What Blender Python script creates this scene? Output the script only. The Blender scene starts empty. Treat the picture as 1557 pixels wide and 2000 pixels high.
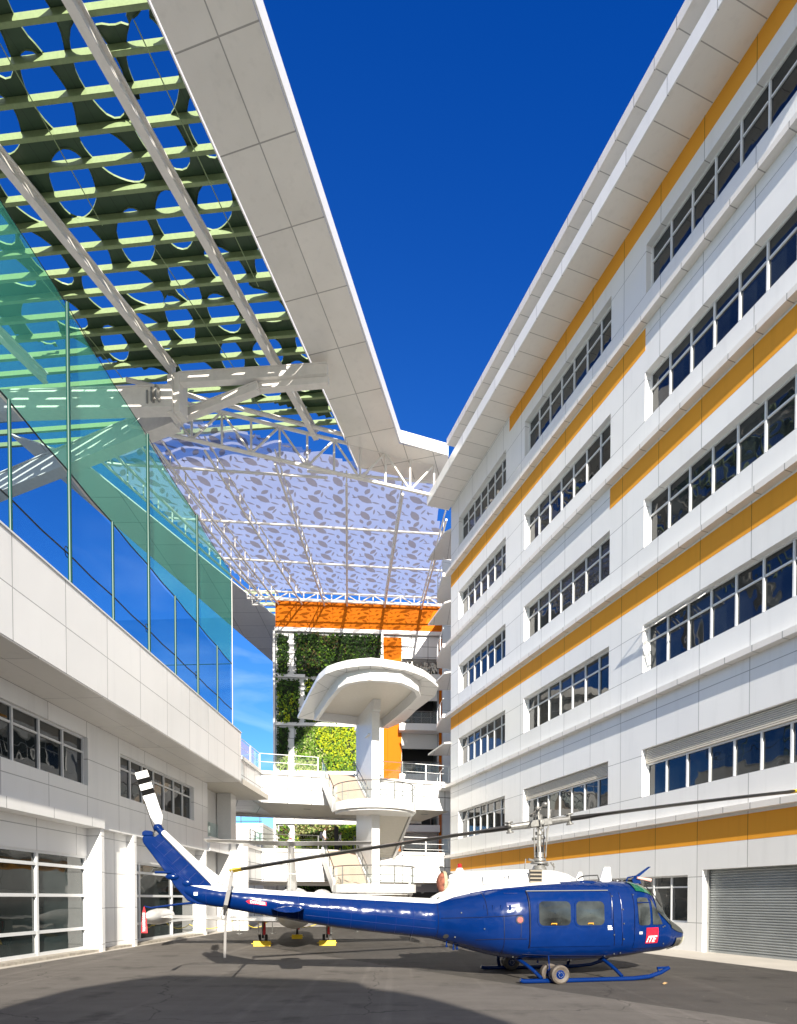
import bpy, math, random
from mathutils import Vector, Matrix
R = math.radians
random.seed(7)
SC = bpy.context.scene
COL = SC.collection

# ---------------------------------------------------------------- camera
F, CX, EYE, PIT = 1163.0, 778.5, 1.865, R(1.2)          # focal length in px of the 1557 px wide photograph
CY = 1755 + F*math.tan(PIT)
cam = bpy.data.cameras.new("camera")
cam.sensor_fit = 'HORIZONTAL'; cam.sensor_width = 36; cam.lens = 36*F/1557
cam.shift_y = (CY-1000)/1557; cam.clip_start = .1; cam.clip_end = 3000
camo = bpy.data.objects.new("camera", cam); COL.objects.link(camo)
camo.location = (0, 0, EYE); camo.rotation_euler = (R(90)-PIT, 0, 0)
SC.camera = camo

# ---------------------------------------------------------------- world, sun, exposure
SUN_EL, SUN_HEAD = 22.5, 9.3          # elevation; light travels this many degrees left of straight ahead
W = bpy.data.worlds.new("World"); SC.world = W; W.use_nodes = True
nt = W.node_tree; nt.nodes.clear()
sky = nt.nodes.new('ShaderNodeTexSky'); sky.sky_type = 'NISHITA'; sky.sun_disc = False
sky.sun_elevation = R(SUN_EL); sky.sun_rotation = R(180-SUN_HEAD)
sky.air_density = 1.0; sky.dust_density = 0.2; sky.ozone_density = 4.0; sky.altitude = 200
hs = nt.nodes.new('ShaderNodeHueSaturation'); hs.inputs['Saturation'].default_value = 1.2
nt.links.new(sky.outputs[0], hs.inputs['Color'])
# the clear sky is deepest at right angles to the sun (polarised light): 1 - cos^2 of the angle to the sun
SD = Vector((math.sin(R(SUN_HEAD))*math.cos(R(SUN_EL)), -math.cos(R(SUN_HEAD))*math.cos(R(SUN_EL)), math.sin(R(SUN_EL))))
tc = nt.nodes.new('ShaderNodeTexCoord')
vm = nt.nodes.new('ShaderNodeVectorMath'); vm.operation = 'DOT_PRODUCT'; vm.inputs[1].default_value = SD; nt.links.new(tc.outputs['Generated'], vm.inputs[0])
def wm(op, a, b=None, c=None):
    n = nt.nodes.new('ShaderNodeMath'); n.operation = op
    for i, x in enumerate((a, b, c)):
        if x is None: continue
        if isinstance(x, (int, float)): n.inputs[i].default_value = x
        else: nt.links.new(x, n.inputs[i])
    return n.outputs[0]
pol = wm('SUBTRACT', 1, wm('POWER', wm('ABSOLUTE', vm.outputs['Value']), 2))
cc = nt.nodes.new('ShaderNodeCombineXYZ')
for i, k in enumerate((-.98, -.62, -.13)): nt.links.new(wm('MULTIPLY_ADD', pol, k, 1), cc.inputs[i])
pm = nt.nodes.new('ShaderNodeVectorMath'); pm.operation = 'MULTIPLY'; nt.links.new(hs.outputs[0], pm.inputs[0]); nt.links.new(cc.outputs[0], pm.inputs[1])
# thin cirrus low over the horizon
mp = nt.nodes.new('ShaderNodeMapping'); mp.inputs['Scale'].default_value = (3, 3, 9)
nz = nt.nodes.new('ShaderNodeTexNoise'); nz.inputs['Scale'].default_value = 1.6; nz.inputs['Detail'].default_value = 6; nz.inputs['Distortion'].default_value = .6
nt.links.new(tc.outputs['Generated'], mp.inputs['Vector']); nt.links.new(mp.outputs[0], nz.inputs['Vector'])
rp = nt.nodes.new('ShaderNodeValToRGB'); rp.color_ramp.elements[0].position = .48; rp.color_ramp.elements[1].position = .78
nt.links.new(nz.outputs['Fac'], rp.inputs['Fac'])
sx = nt.nodes.new('ShaderNodeSeparateXYZ'); nt.links.new(tc.outputs['Generated'], sx.inputs[0])
mr = nt.nodes.new('ShaderNodeMapRange'); mr.inputs['From Min'].default_value = .50; mr.inputs['From Max'].default_value = .2
mr.inputs['To Max'].default_value = .38; nt.links.new(sx.outputs['Z'], mr.inputs['Value'])
mu = nt.nodes.new('ShaderNodeMath'); mu.operation = 'MULTIPLY'; nt.links.new(rp.outputs['Color'], mu.inputs[0]); nt.links.new(mr.outputs[0], mu.inputs[1])
mx = nt.nodes.new('ShaderNodeMixRGB'); mx.inputs['Color2'].default_value = (6.5, 7.5, 9.5, 1)
nt.links.new(mu.outputs[0], mx.inputs['Fac']); nt.links.new(pm.outputs[0], mx.inputs['Color1'])
# unseen bright cloud, added behind the viewpoint to fill the shade
nb = nt.nodes.new('ShaderNodeTexNoise'); nb.inputs['Scale'].default_value = 2.4; nb.inputs['Detail'].default_value = 7; nt.links.new(tc.outputs['Generated'], nb.inputs['Vector'])
rb_ = nt.nodes.new('ShaderNodeValToRGB'); rb_.color_ramp.elements[0].position = .40; rb_.color_ramp.elements[1].position = .56; nt.links.new(nb.outputs['Fac'], rb_.inputs['Fac'])
mb = nt.nodes.new('ShaderNodeMapRange'); mb.inputs['From Min'].default_value = .05; mb.inputs['From Max'].default_value = -.35; nt.links.new(sx.outputs['Y'], mb.inputs['Value'])
mc = nt.nodes.new('ShaderNodeMixRGB'); mc.inputs['Color2'].default_value = (4.0, 4.0, 3.9, 1)
nt.links.new(wm('MULTIPLY', rb_.outputs['Color'], mb.outputs[0]), mc.inputs['Fac']); nt.links.new(mx.outputs[0], mc.inputs['Color1'])
bg = nt.nodes.new('ShaderNodeBackground'); bg.inputs['Strength'].default_value = 0.103
wo = nt.nodes.new('ShaderNodeOutputWorld')
nt.links.new(mc.outputs[0], bg.inputs['Color']); nt.links.new(bg.outputs[0], wo.inputs['Surface'])
SD = Vector((math.sin(R(SUN_HEAD))*math.cos(R(SUN_EL)), -math.cos(R(SUN_HEAD))*math.cos(R(SUN_EL)), math.sin(R(SUN_EL))))
sl = bpy.data.lights.new("sun", 'SUN'); sl.energy = 4.6; sl.angle = R(.5); sl.color = (1, .93, .82)
so = bpy.data.objects.new("sun", sl); COL.objects.link(so)
so.rotation_euler = SD.to_track_quat('Z', 'Y').to_euler(); so.location = (0, -30, 60)
SC.view_settings.view_transform = 'Standard'; SC.view_settings.look = 'None'
SC.view_settings.exposure = 1.2; SC.view_settings.gamma = 1
SC.render.engine = 'CYCLES'
SC.cycles.max_bounces = 8; SC.cycles.transparent_max_bounces = 16

# ---------------------------------------------------------------- picture point -> place on a level or upright plane
def ray(u, v):
    a, b = (u-CX)/F, (CY-v)/F; c, s = math.cos(PIT), math.sin(PIT)
    return Vector((a, c+b*s, -s+b*c))
def onZ(u, v, z): d = ray(u, v); return d*((z-EYE)/d.z) + Vector((0, 0, EYE))
def onL(u, v, x0, k): d = ray(u, v); return d*(x0/(d.x-k*d.y)) + Vector((0, 0, EYE))
def onY(u, v, y): d = ray(u, v); return d*(y/d.y) + Vector((0, 0, EYE))

# ---------------------------------------------------------------- materials
def newmat(name):
    m = bpy.data.materials.new(name); m.use_nodes = True
    return m, m.node_tree, m.node_tree.nodes['Principled BSDF']
def N(t, typ, **kw):
    n = t.nodes.new(typ)
    for k, v in kw.items(): setattr(n, k, v)
    return n
def mth(t, op, a, b=None, c=None):
    n = t.nodes.new('ShaderNodeMath'); n.operation = op
    for i, x in enumerate((a, b, c)):
        if x is None: continue
        if isinstance(x, (int, float)): n.inputs[i].default_value = x
        else: t.links.new(x, n.inputs[i])
    return n.outputs[0]
def mat(name, col, rough=.5, metal=0, noise=.0, nscale=8, bump=0, bscale=60, coat=0, spec=.5, nrough=0):
    m, t, p = newmat(name)
    p.inputs['Base Color'].default_value = (*col, 1); p.inputs['Roughness'].default_value = rough
    p.inputs['Metallic'].default_value = metal; p.inputs['Coat Weight'].default_value = coat; p.inputs['Coat Roughness'].default_value = .04
    p.inputs['Specular IOR Level'].default_value = spec
    if noise or bump or nrough:
        tc = N(t, 'ShaderNodeTexCoord')
    if noise or nrough:
        n = N(t, 'ShaderNodeTexNoise'); n.inputs['Scale'].default_value = nscale; n.inputs['Detail'].default_value = 6
        t.links.new(tc.outputs['Object'], n.inputs['Vector'])
    if noise:
        mrr = N(t, 'ShaderNodeMapRange'); mrr.inputs['From Min'].default_value = .3; mrr.inputs['From Max'].default_value = .7
        mrr.inputs['To Min'].default_value = 1-noise; mrr.inputs['To Max'].default_value = 1+noise*.6
        t.links.new(n.outputs['Fac'], mrr.inputs['Value'])
        h = N(t, 'ShaderNodeHueSaturation'); h.inputs['Color'].default_value = (*col, 1)
        t.links.new(mrr.outputs[0], h.inputs['Value']); t.links.new(h.outputs[0], p.inputs['Base Color'])
    if nrough:
        t.links.new(mth(t, 'MULTIPLY_ADD', n.outputs['Fac'], nrough, rough-nrough/2), p.inputs['Roughness'])
    if bump:
        b = N(t, 'ShaderNodeTexNoise'); b.inputs['Scale'].default_value = bscale; b.inputs['Detail'].default_value = 4
        t.links.new(tc.outputs['Object'], b.inputs['Vector'])
        bn = N(t, 'ShaderNodeBump'); bn.inputs['Strength'].default_value = bump; bn.inputs['Distance'].default_value = .02
        t.links.new(b.outputs['Fac'], bn.inputs['Height']); t.links.new(bn.outputs[0], p.inputs['Normal'])
    return m
def panel(name, col, sx=2.01, ox=0, sz=1.61, oz=0, sy=0, oy=0, w=.022, rough=.32, var=.05, joint=.45, dirt=.05, spec=.5, streak=.04):
    """metal cladding with open joints every sx / sy / sz metres in the object's own axes, each panel a shade of its own"""
    m, t, p = newmat(name)
    p.inputs['Roughness'].default_value = rough; p.inputs['Specular IOR Level'].default_value = spec
    tc = N(t, 'ShaderNodeTexCoord')
    s = N(t, 'ShaderNodeSeparateXYZ'); t.links.new(tc.outputs['Object'], s.inputs[0])
    sn = N(t, 'ShaderNodeSeparateXYZ'); t.links.new(tc.outputs['Normal'], sn.inputs[0])
    masks = []; cells = []
    for ax, sp, of in (('X', sx, ox), ('Y', sy, oy), ('Z', sz, oz)):
        if not sp: continue
        q = mth(t, 'DIVIDE', mth(t, 'SUBTRACT', s.outputs[ax], of), sp)
        fr = mth(t, 'ABSOLUTE', mth(t, 'SUBTRACT', mth(t, 'FRACT', mth(t, 'ADD', q, 100)), .5))
        ln = mth(t, 'GREATER_THAN', fr, .5-w/2/sp)
        fac = mth(t, 'LESS_THAN', mth(t, 'ABSOLUTE', sn.outputs[ax]), .6)
        masks.append(mth(t, 'MULTIPLY', ln, fac)); cells.append(mth(t, 'FLOOR', q))
    mk = masks[0]
    for k in masks[1:]: mk = mth(t, 'MAXIMUM', mk, k)
    cv = N(t, 'ShaderNodeCombineXYZ')
    for i, c in enumerate(cells): t.links.new(c, cv.inputs[i])
    wn = N(t, 'ShaderNodeTexWhiteNoise'); t.links.new(cv.outputs[0], wn.inputs['Vector'])
    nz = N(t, 'ShaderNodeTexNoise'); nz.inputs['Scale'].default_value = .7; nz.inputs['Detail'].default_value = 5
    mpp = N(t, 'ShaderNodeMapping'); mpp.inputs['Scale'].default_value = (1, 1, .35); t.links.new(tc.outputs['Object'], mpp.inputs[0]); t.links.new(mpp.outputs[0], nz.inputs['Vector'])
    val = mth(t, 'ADD', mth(t, 'MULTIPLY_ADD', wn.outputs['Value'], var, 1-var/2), mth(t, 'MULTIPLY_ADD', nz.outputs['Fac'], -dirt*2, dirt))
    ns = N(t, 'ShaderNodeTexNoise'); ns.inputs['Scale'].default_value = 3.1; ns.inputs['Detail'].default_value = 6
    mps = N(t, 'ShaderNodeMapping'); mps.inputs['Scale'].default_value = (1, 1, .09); t.links.new(tc.outputs['Object'], mps.inputs[0]); t.links.new(mps.outputs[0], ns.inputs['Vector'])
    val = mth(t, 'SUBTRACT', val, mth(t, 'MULTIPLY', mth(t, 'MAXIMUM', mth(t, 'SUBTRACT', ns.outputs['Fac'], .54), 0), streak*8))
    val = mth(t, 'MULTIPLY', val, mth(t, 'MULTIPLY_ADD', mk, joint-1, 1))
    h = N(t, 'ShaderNodeHueSaturation'); h.inputs['Color'].default_value = (*col, 1); t.links.new(val, h.inputs['Value'])
    t.links.new(h.outputs[0], p.inputs['Base Color'])
    bn = N(t, 'ShaderNodeBump'); bn.inputs['Strength'].default_value = .25; bn.inputs['Distance'].default_value = .03
    b2 = N(t, 'ShaderNodeTexNoise'); b2.inputs['Scale'].default_value = .9; b2.inputs['Detail'].default_value = 1; t.links.new(tc.outputs['Object'], b2.inputs['Vector'])
    t.links.new(b2.outputs['Fac'], bn.inputs['Height']); t.links.new(bn.outputs[0], p.inputs['Normal'])
    t.links.new(mth(t, 'MULTIPLY_ADD', wn.outputs['Value'], .12, rough-.06), p.inputs['Roughness'])
    return m
def glass_dark(name, col=(.012, .016, .018), rough=.02, wob=.35, ior=1.55):
    m, t, p = newmat(name)
    tc = N(t, 'ShaderNodeTexCoord')
    n0 = N(t, 'ShaderNodeTexNoise'); n0.inputs['Scale'].default_value = .45; n0.inputs['Detail'].default_value = 3; t.links.new(tc.outputs['Object'], n0.inputs['Vector'])
    mrr = N(t, 'ShaderNodeMapRange'); mrr.inputs['From Min'].default_value = .35; mrr.inputs['From Max'].default_value = .65; mrr.inputs['To Min'].default_value = .5; mrr.inputs['To Max'].default_value = 1.9
    t.links.new(n0.outputs['Fac'], mrr.inputs[0])
    h = N(t, 'ShaderNodeHueSaturation'); h.inputs['Color'].default_value = (*col, 1); t.links.new(mrr.outputs[0], h.inputs['Value']); t.links.new(h.outputs[0], p.inputs['Base Color'])
    p.inputs['Roughness'].default_value = rough; p.inputs['IOR'].default_value = ior; p.inputs['Specular IOR Level'].default_value = .6
    b = N(t, 'ShaderNodeTexNoise'); b.inputs['Scale'].default_value = 1.3; b.inputs['Detail'].default_value = 1; t.links.new(tc.outputs['Object'], b.inputs['Vector'])
    bn = N(t, 'ShaderNodeBump'); bn.inputs['Strength'].default_value = wob; bn.inputs['Distance'].default_value = .03
    t.links.new(b.outputs['Fac'], bn.inputs['Height']); t.links.new(bn.outputs[0], p.inputs['Normal'])
    return m
def see_through(name, tint, film, fac, rough=.1, kind='gloss', trans=.5):
    m = bpy.data.materials.new(name); m.use_nodes = True; t = m.node_tree; t.nodes.clear()
    o = N(t, 'ShaderNodeOutputMaterial'); tr = N(t, 'ShaderNodeBsdfTransparent'); tr.inputs[0].default_value = (*tint, 1)
    mxs = N(t, 'ShaderNodeMixShader'); mxs.inputs[0].default_value = fac
    if kind == 'gloss':
        g = N(t, 'ShaderNodeBsdfGlossy'); g.inputs['Roughness'].default_value = rough; g.inputs[0].default_value = (*film, 1); sh = g.outputs[0]
        fr = N(t, 'ShaderNodeLayerWeight'); fr.inputs[0].default_value = .35
        t.links.new(mth(t, 'MULTIPLY_ADD', fr.outputs['Facing'], fac*1.6, fac*.4), mxs.inputs[0])
    else:
        d = N(t, 'ShaderNodeBsdfDiffuse'); d.inputs[0].default_value = (*film, 1)
        l = N(t, 'ShaderNodeBsdfTranslucent'); l.inputs[0].default_value = (*film, 1)
        a = N(t, 'ShaderNodeMixShader'); a.inputs[0].default_value = trans; t.links.new(d.outputs[0], a.inputs[1]); t.links.new(l.outputs[0], a.inputs[2]); sh = a.outputs[0]
    t.links.new(tr.outputs[0], mxs.inputs[1]); t.links.new(sh, mxs.inputs[2]); t.links.new(mxs.outputs[0], o.inputs['Surface'])
    return m

WHITE = (.80, .80, .79)
_p = onZ(580, 255, 31); SJ = (_p.x+13.13)*.2471+_p.y*.969
M = {}
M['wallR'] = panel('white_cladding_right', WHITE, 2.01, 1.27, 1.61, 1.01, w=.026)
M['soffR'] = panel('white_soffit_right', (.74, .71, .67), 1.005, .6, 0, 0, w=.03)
M['wallL'] = panel('white_cladding_left', (.82, .815, .80), 2.03, 1.9, 1.26, .265, w=.026, sy=0)
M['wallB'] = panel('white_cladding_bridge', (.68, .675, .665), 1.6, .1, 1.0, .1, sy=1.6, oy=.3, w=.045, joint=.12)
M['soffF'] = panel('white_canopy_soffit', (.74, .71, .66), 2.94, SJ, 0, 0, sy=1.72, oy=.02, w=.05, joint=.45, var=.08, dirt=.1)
M['ochre'] = panel('ochre_cladding', (.80, .35, .035), 2.01, 1.27, 0, 0, w=.03, rough=.7, spec=.2)
M['orange'] = panel('orange_cladding', (.56, .14, .006), 1.75, .1, 4.6, .2, w=.05, rough=.8, joint=.7, spec=.1)
M['white'] = mat('white_paint', (.70, .69, .67), .35, noise=.04)
M['whitest'] = mat('white_steel', (.74, .71, .66), .4, noise=.07, nscale=3)
M['cream'] = mat('cream_soffit', (.66, .62, .54), .5, noise=.04)
M['frame'] = mat('white_window_frame', (.74, .75, .75), .3)
M['glass'] = glass_dark('dark_window_glass')
M['glassL'] = glass_dark('dark_hangar_glass', (.02, .028, .028), .015, .25)
M['blind'] = mat('grey_louvre', (.55, .54, .5), .4)
M['shutter'] = mat('grey_roller_shutter', (.36, .38, .38), .38, metal=.3, noise=.1, nscale=2)
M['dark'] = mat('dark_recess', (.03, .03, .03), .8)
M['grey'] = mat('grey_steel', (.35, .35, .34), .35, metal=.6)
M['alu'] = mat('brushed_aluminium', (.20, .20, .19), .32, metal=.85, noise=.15, nscale=20)
M['greenroof'] = panel('green_sheet_metal', (.030, .062, .028), 0, 0, 0, 0, sy=.62, oy=.1, w=.02, rough=.5, var=.1, dirt=.2, joint=.4)
M['greenpurlin'] = mat('pale_green_purlin', (.21, .28, .13), .4, noise=.1)
M['mast'] = mat('green_mast_paint', (.008, .06, .042), .4)
M['cable'] = mat('dark_cable', (.01, .015, .02), .5)
M['net'] = see_through('green_netting', (.58, .90, .78), (.12, .58, .42), .31, kind='d')
M['net2'] = see_through('fine_blue_netting', (.66, .82, .9), (.01, .08, .20), .17, kind='d')
M['film'] = see_through('clear_roof_film', (.92, .93, .95), (.80, .79, .79), .42, kind='d', trans=.75)
M['leafprint'] = see_through('printed_leaf_dots', (.55, .52, .50), (.36, .32, .31), .60, kind='d', trans=.6)
M['railglass'] = see_through('clear_rail_glass', (.90, .96, .95), (.9, .95, .95), .16, .03)
M['yellow'] = mat('yellow_paint', (.78, .52, .01), .45, noise=.15, nscale=15)
M['rubber'] = mat('black_rubber', (.02, .02, .02), .6)
M['tyre'] = mat('dusty_tyre', (.095, .078, .062), .6, noise=.25, nscale=25)
M['red'] = mat('red_fabric', (.55, .02, .03), .6, noise=.2, nscale=30)
M['redlens'] = mat('red_lens', (.35, .01, .01), .1, coat=.5)
M['ramp'] = mat('beige_stair_soffit', (.36, .28, .22), .7)

# ---------------------------------------------------------------- mesh helpers
class MB:
    def __init__(s): s.v = []; s.f = []; s.m = []
    def add(s, vs, fs, mi=0):
        b = len(s.v); s.v += [tuple(p) for p in vs]
        for f in fs: s.f.append([b+i for i in f]); s.m.append(mi)
    def box(s, x0, y0, z0, x1, y1, z1, mi=0):
        s.add([(x0,y0,z0),(x1,y0,z0),(x1,y1,z0),(x0,y1,z0),(x0,y0,z1),(x1,y0,z1),(x1,y1,z1),(x0,y1,z1)],
              [(0,3,2,1),(4,5,6,7),(0,1,5,4),(1,2,6,5),(2,3,7,6),(3,0,4,7)], mi)
    def beam(s, a, b, w, h, mi=0, up=(0,0,1), h2=None):
        a, b = Vector(a), Vector(b); d = (b-a).normalized(); u = Vector(up)
        if abs(d.dot(u)) > .98: u = Vector((0, 1, 0))
        r = d.cross(u).normalized(); u = r.cross(d).normalized(); h2 = h2 or h
        vs = [p+r*i*w/2+u*j*hh/2 for p, hh in ((a, h), (b, h2)) for i, j in ((-1,-1),(1,-1),(1,1),(-1,1))]
        s.add(vs, [(0,3,2,1),(4,5,6,7),(0,1,5,4),(1,2,6,5),(2,3,7,6),(3,0,4,7)], mi)
    def tube(s, pts, r, n=10, mi=0, cap=True):
        pts = [Vector(p) for p in pts]; rs = r if isinstance(r, (list, tuple)) else [r]*len(pts)
        rings = []
        pu = None
        for i, p in enumerate(pts):
            d = (pts[min(i+1, len(pts)-1)]-pts[max(i-1, 0)]).normalized()
            u = pu if pu is not None else (Vector((0,0,1)) if abs(d.z) < .9 else Vector((0,1,0)))
            x = d.cross(u)
            if x.length < 1e-5: x = d.cross(Vector((1,0,0)))
            x.normalize(); y = x.cross(d).normalized(); pu = y
            rings.append([p+(x*math.cos(2*math.pi*k/n)+y*math.sin(2*math.pi*k/n))*rs[i] for k in range(n)])
        s.loft(rings, mi, cap)
    def loft(s, rings, mi=0, cap=True, mf=None):
        n = len(rings[0]); b = len(s.v)
        for r_ in rings: s.v += [tuple(p) for p in r_]
        for i in range(len(rings)-1):
            for k in range(n):
                s.f.append([b+i*n+k, b+i*n+(k+1) % n, b+(i+1)*n+(k+1) % n, b+(i+1)*n+k]); s.m.append(mf(i, k) if mf else mi)
        if cap:
            s.f.append([b+k for k in range(n)][::-1]); s.m.append(mi)
            s.f.append([b+(len(rings)-1)*n+k for k in range(n)]); s.m.append(mi)
    def prism(s, poly, z0, z1, mi=0, side=None):
        n = len(poly); vs = [(p[0], p[1], z0) for p in poly]+[(p[0], p[1], z1) for p in poly]
        s.add(vs, [tuple(range(n))[::-1], tuple(range(n, 2*n))], mi)
        b = len(s.v)-2*n
        for k in range(n): s.f.append([b+k, b+(k+1) % n, b+n+(k+1) % n, b+n+k]); s.m.append(mi if side is None else side)
    def xz(s, poly, y0, y1, mi=0):
        n = len(poly); vs = [(p[0], y0, p[1]) for p in poly]+[(p[0], y1, p[1]) for p in poly]
        b = len(s.v); s.add(vs, [tuple(range(n)), tuple(range(n, 2*n))[::-1]], mi)
        for k in range(n): s.f.append([b+k, b+(k+1) % n, b+n+(k+1) % n, b+n+k]); s.m.append(mi)
    def ell(s, c, r, n=16, m=10, mi=0):
        rings = []
        for i in range(1, m):
            a = math.pi*i/m
            rings.append([(c[0]+r[0]*math.sin(a)*math.cos(2*math.pi*k/n), c[1]+r[1]*math.sin(a)*math.sin(2*math.pi*k/n), c[2]+r[2]*math.cos(a)) for k in range(n)])
        s.loft(rings, mi, True)
    def build(s, name, mats, parent=None, smooth=False, fix=True, bevel=0):
        me = bpy.data.meshes.new(name); me.from_pydata(s.v, [], s.f); 
        for m_ in (mats if isinstance(mats, (list, tuple)) else [mats]): me.materials.append(m_)
        me.polygons.foreach_set('material_index', s.m)
        if smooth: me.polygons.foreach_set('use_smooth', [True]*len(s.f))
        if fix:
            import bmesh
            bm = bmesh.new(); bm.from_mesh(me); bmesh.ops.recalc_face_normals(bm, faces=bm.faces); bm.to_mesh(me); bm.free()
        me.update()
        if smooth:
            try: me.set_sharp_from_angle(angle=R(40))
            except Exception: pass
        o = bpy.data.objects.new(name, me); COL.objects.link(o)
        if bevel:
            bv = o.modifiers.new('bevel', 'BEVEL'); bv.width = bevel; bv.segments = 2; bv.limit_method = 'ANGLE'
        if parent: o.parent = parent
        return o
def tag(o, label=None, cat=None, group=None, kind=None):
    if label: o['label'] = label
    if cat: o['category'] = cat
    if group: o['group'] = group
    if kind: o['kind'] = kind
    return o
def thing(name, label, cat, loc=(0,0,0), rotz=0, group=None, rx=0, ry=0):
    o = bpy.data.objects.new(name, None); COL.objects.link(o); o.location = loc; o.rotation_euler = (rx, ry, rotz)
    o.empty_display_size = .3
    return tag(o, label, cat, group)
def copy_tree(o, parent=None):
    c = o.copy(); COL.objects.link(c); c.parent = parent
    for ch in list(o.children): copy_tree(ch, c)
    return c
def tbox(name, m, parent, *b, **k):
    q = MB(); q.box(*b); return q.build(name, m, parent, **k)

# ================================================================ SETTING: ground
def asphalt():
    m, t, p = newmat('asphalt')
    tc = N(t, 'ShaderNodeTexCoord'); g = N(t, 'ShaderNodeNewGeometry'); s = N(t, 'ShaderNodeSeparateXYZ'); t.links.new(tc.outputs['Object'], s.inputs[0])
    def noise(sc, det, ro=.5, scale=None):
        n = N(t, 'ShaderNodeTexNoise'); n.inputs['Scale'].default_value = sc; n.inputs['Detail'].default_value = det; n.inputs['Roughness'].default_value = ro
        if scale:
            mp = N(t, 'ShaderNodeMapping'); mp.inputs['Scale'].default_value = scale; mp.inputs['Rotation'].default_value = (0, 0, R(-35)); t.links.new(tc.outputs['Object'], mp.inputs[0]); t.links.new(mp.outputs[0], n.inputs['Vector'])
        else: t.links.new(tc.outputs['Object'], n.inputs['Vector'])
        return n.outputs['Fac']
    big, mid, fine, streak = noise(.25, 4), noise(1.7, 6, .65), noise(90, 3, .7), noise(2.2, 5, .6, (.15, 1, 1))
    # the newer, darker strip laid along the right-hand side: seam runs through (2.6,12.7) and (5.3,9.2)
    seam = mth(t, 'ADD', mth(t, 'MULTIPLY', s.outputs['X'], .79), mth(t, 'MULTIPLY', s.outputs['Y'], .61))
    seam = mth(t, 'ADD', seam, mth(t, 'MULTIPLY_ADD', mid, .12, -.06))
    new = mth(t, 'GREATER_THAN', seam, 9.85)
    v = mth(t, 'MULTIPLY_ADD', big, .35, .80)
    v = mth(t, 'MULTIPLY', v, mth(t, 'MULTIPLY_ADD', mid, .5, .75))
    v = mth(t, 'MULTIPLY', v, mth(t, 'MULTIPLY_ADD', fine, .9, .55))
    v = mth(t, 'MULTIPLY', v, mth(t, 'MULTIPLY_ADD', streak, .5, .75))
    v = mth(t, 'MULTIPLY', v, mth(t, 'MULTIPLY_ADD', new, -.45, 1))
    st1 = noise(.9, 7, .6); v = mth(t, 'MULTIPLY', v, mth(t, 'SUBTRACT', 1, mth(t, 'MULTIPLY', mth(t, 'MAXIMUM', mth(t, 'SUBTRACT', st1, .56), 0), 3.2)))
    mk2 = N(t, 'ShaderNodeMapping'); mk2.inputs['Rotation'].default_value = (0, 0, R(28)); mk2.inputs['Scale'].default_value = (1, .03, 1); t.links.new(tc.outputs['Object'], mk2.inputs[0])
    tm = N(t, 'ShaderNodeTexNoise'); tm.inputs['Scale'].default_value = 2.6; tm.inputs['Detail'].default_value = 3; t.links.new(mk2.outputs[0], tm.inputs['Vector'])
    v = mth(t, 'MULTIPLY', v, mth(t, 'MULTIPLY_ADD', mth(t, 'MAXIMUM', mth(t, 'SUBTRACT', tm.outputs['Fac'], .55), 0), 1.6, 1))
    cr = N(t, 'ShaderNodeTexVoronoi'); cr.feature = 'DISTANCE_TO_EDGE'; cr.inputs['Scale'].default_value = .17; wv = N(t, 'ShaderNodeVectorMath'); wv.operation = 'ADD'
    nn = N(t, 'ShaderNodeTexNoise'); nn.inputs['Scale'].default_value = 1.1; nn.inputs['Detail'].default_value = 5; t.links.new(tc.outputs['Object'], nn.inputs['Vector']); t.links.new(tc.outputs['Object'], wv.inputs[0]); t.links.new(nn.outputs['Color'], wv.inputs[1]); t.links.new(wv.outputs[0], cr.inputs['Vector'])
    v = mth(t, 'MULTIPLY', v, mth(t, 'MULTIPLY_ADD', mth(t, 'LESS_THAN', cr.outputs['Distance'], .0022), -.45, 1))
    # small pale stones and scuffs
    vo = N(t, 'ShaderNodeTexVoronoi'); vo.inputs['Scale'].default_value = 3.2; t.links.new(tc.outputs['Object'], vo.inputs['Vector'])
    sp = mth(t, 'LESS_THAN', vo.outputs['Distance'], .045)
    h = N(t, 'ShaderNodeHueSaturation'); h.inputs['Color'].default_value = (.135, .122, .109, 1); t.links.new(v, h.inputs['Value'])
    mx = N(t, 'ShaderNodeMixRGB'); mx.inputs['Color2'].default_value = (.30, .27, .22, 1); t.links.new(mth(t, 'MULTIPLY', sp, .7), mx.inputs['Fac']); t.links.new(h.outputs[0], mx.inputs['Color1'])
    t.links.new(mx.outputs[0], p.inputs['Base Color']); p.inputs['Roughness'].default_value = .82; p.inputs['Specular IOR Level'].default_value = .3
    bn = N(t, 'ShaderNodeBump'); bn.inputs['Strength'].default_value = .5; bn.inputs['Distance'].default_value = .01; t.links.new(fine, bn.inputs['Height']); t.links.new(bn.outputs[0], p.inputs['Normal'])
    return m
M['asphalt'] = asphalt()
M['concrete'] = panel('apron_concrete', (.52, .48, .42), 3.0, .3, 0, 0, w=.015, rough=.8, var=.1, dirt=.16, joint=.6)
M['kerbstone'] = mat('weathered_kerb', (.42, .38, .32), .8, noise=.3, nscale=6, bump=.3)
M['paver'] = mat('block_paving', (.36, .34, .32), .8, noise=.3, nscale=14, bump=.3)
q = MB(); q.add([(-600,-300,0),(600,-300,0),(600,900,0),(-600,900,0)], [(0,1,2,3)])
tag(q.build('ground', M['asphalt'], fix=False), kind='structure')
KR = -.338; X0R = 17.456
KL = .0546; X0L = -11.487
q = MB(); q.prism([(X0R-KR*0-.338*8-2.25, 8), (X0R-.338*8+8, 8), (X0R-.338*41-1, 41), (X0R-.338*41-2.25, 41)], -.1, .012)
o = q.build('pavement', M['concrete']); tag(o, kind='structure')
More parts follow.
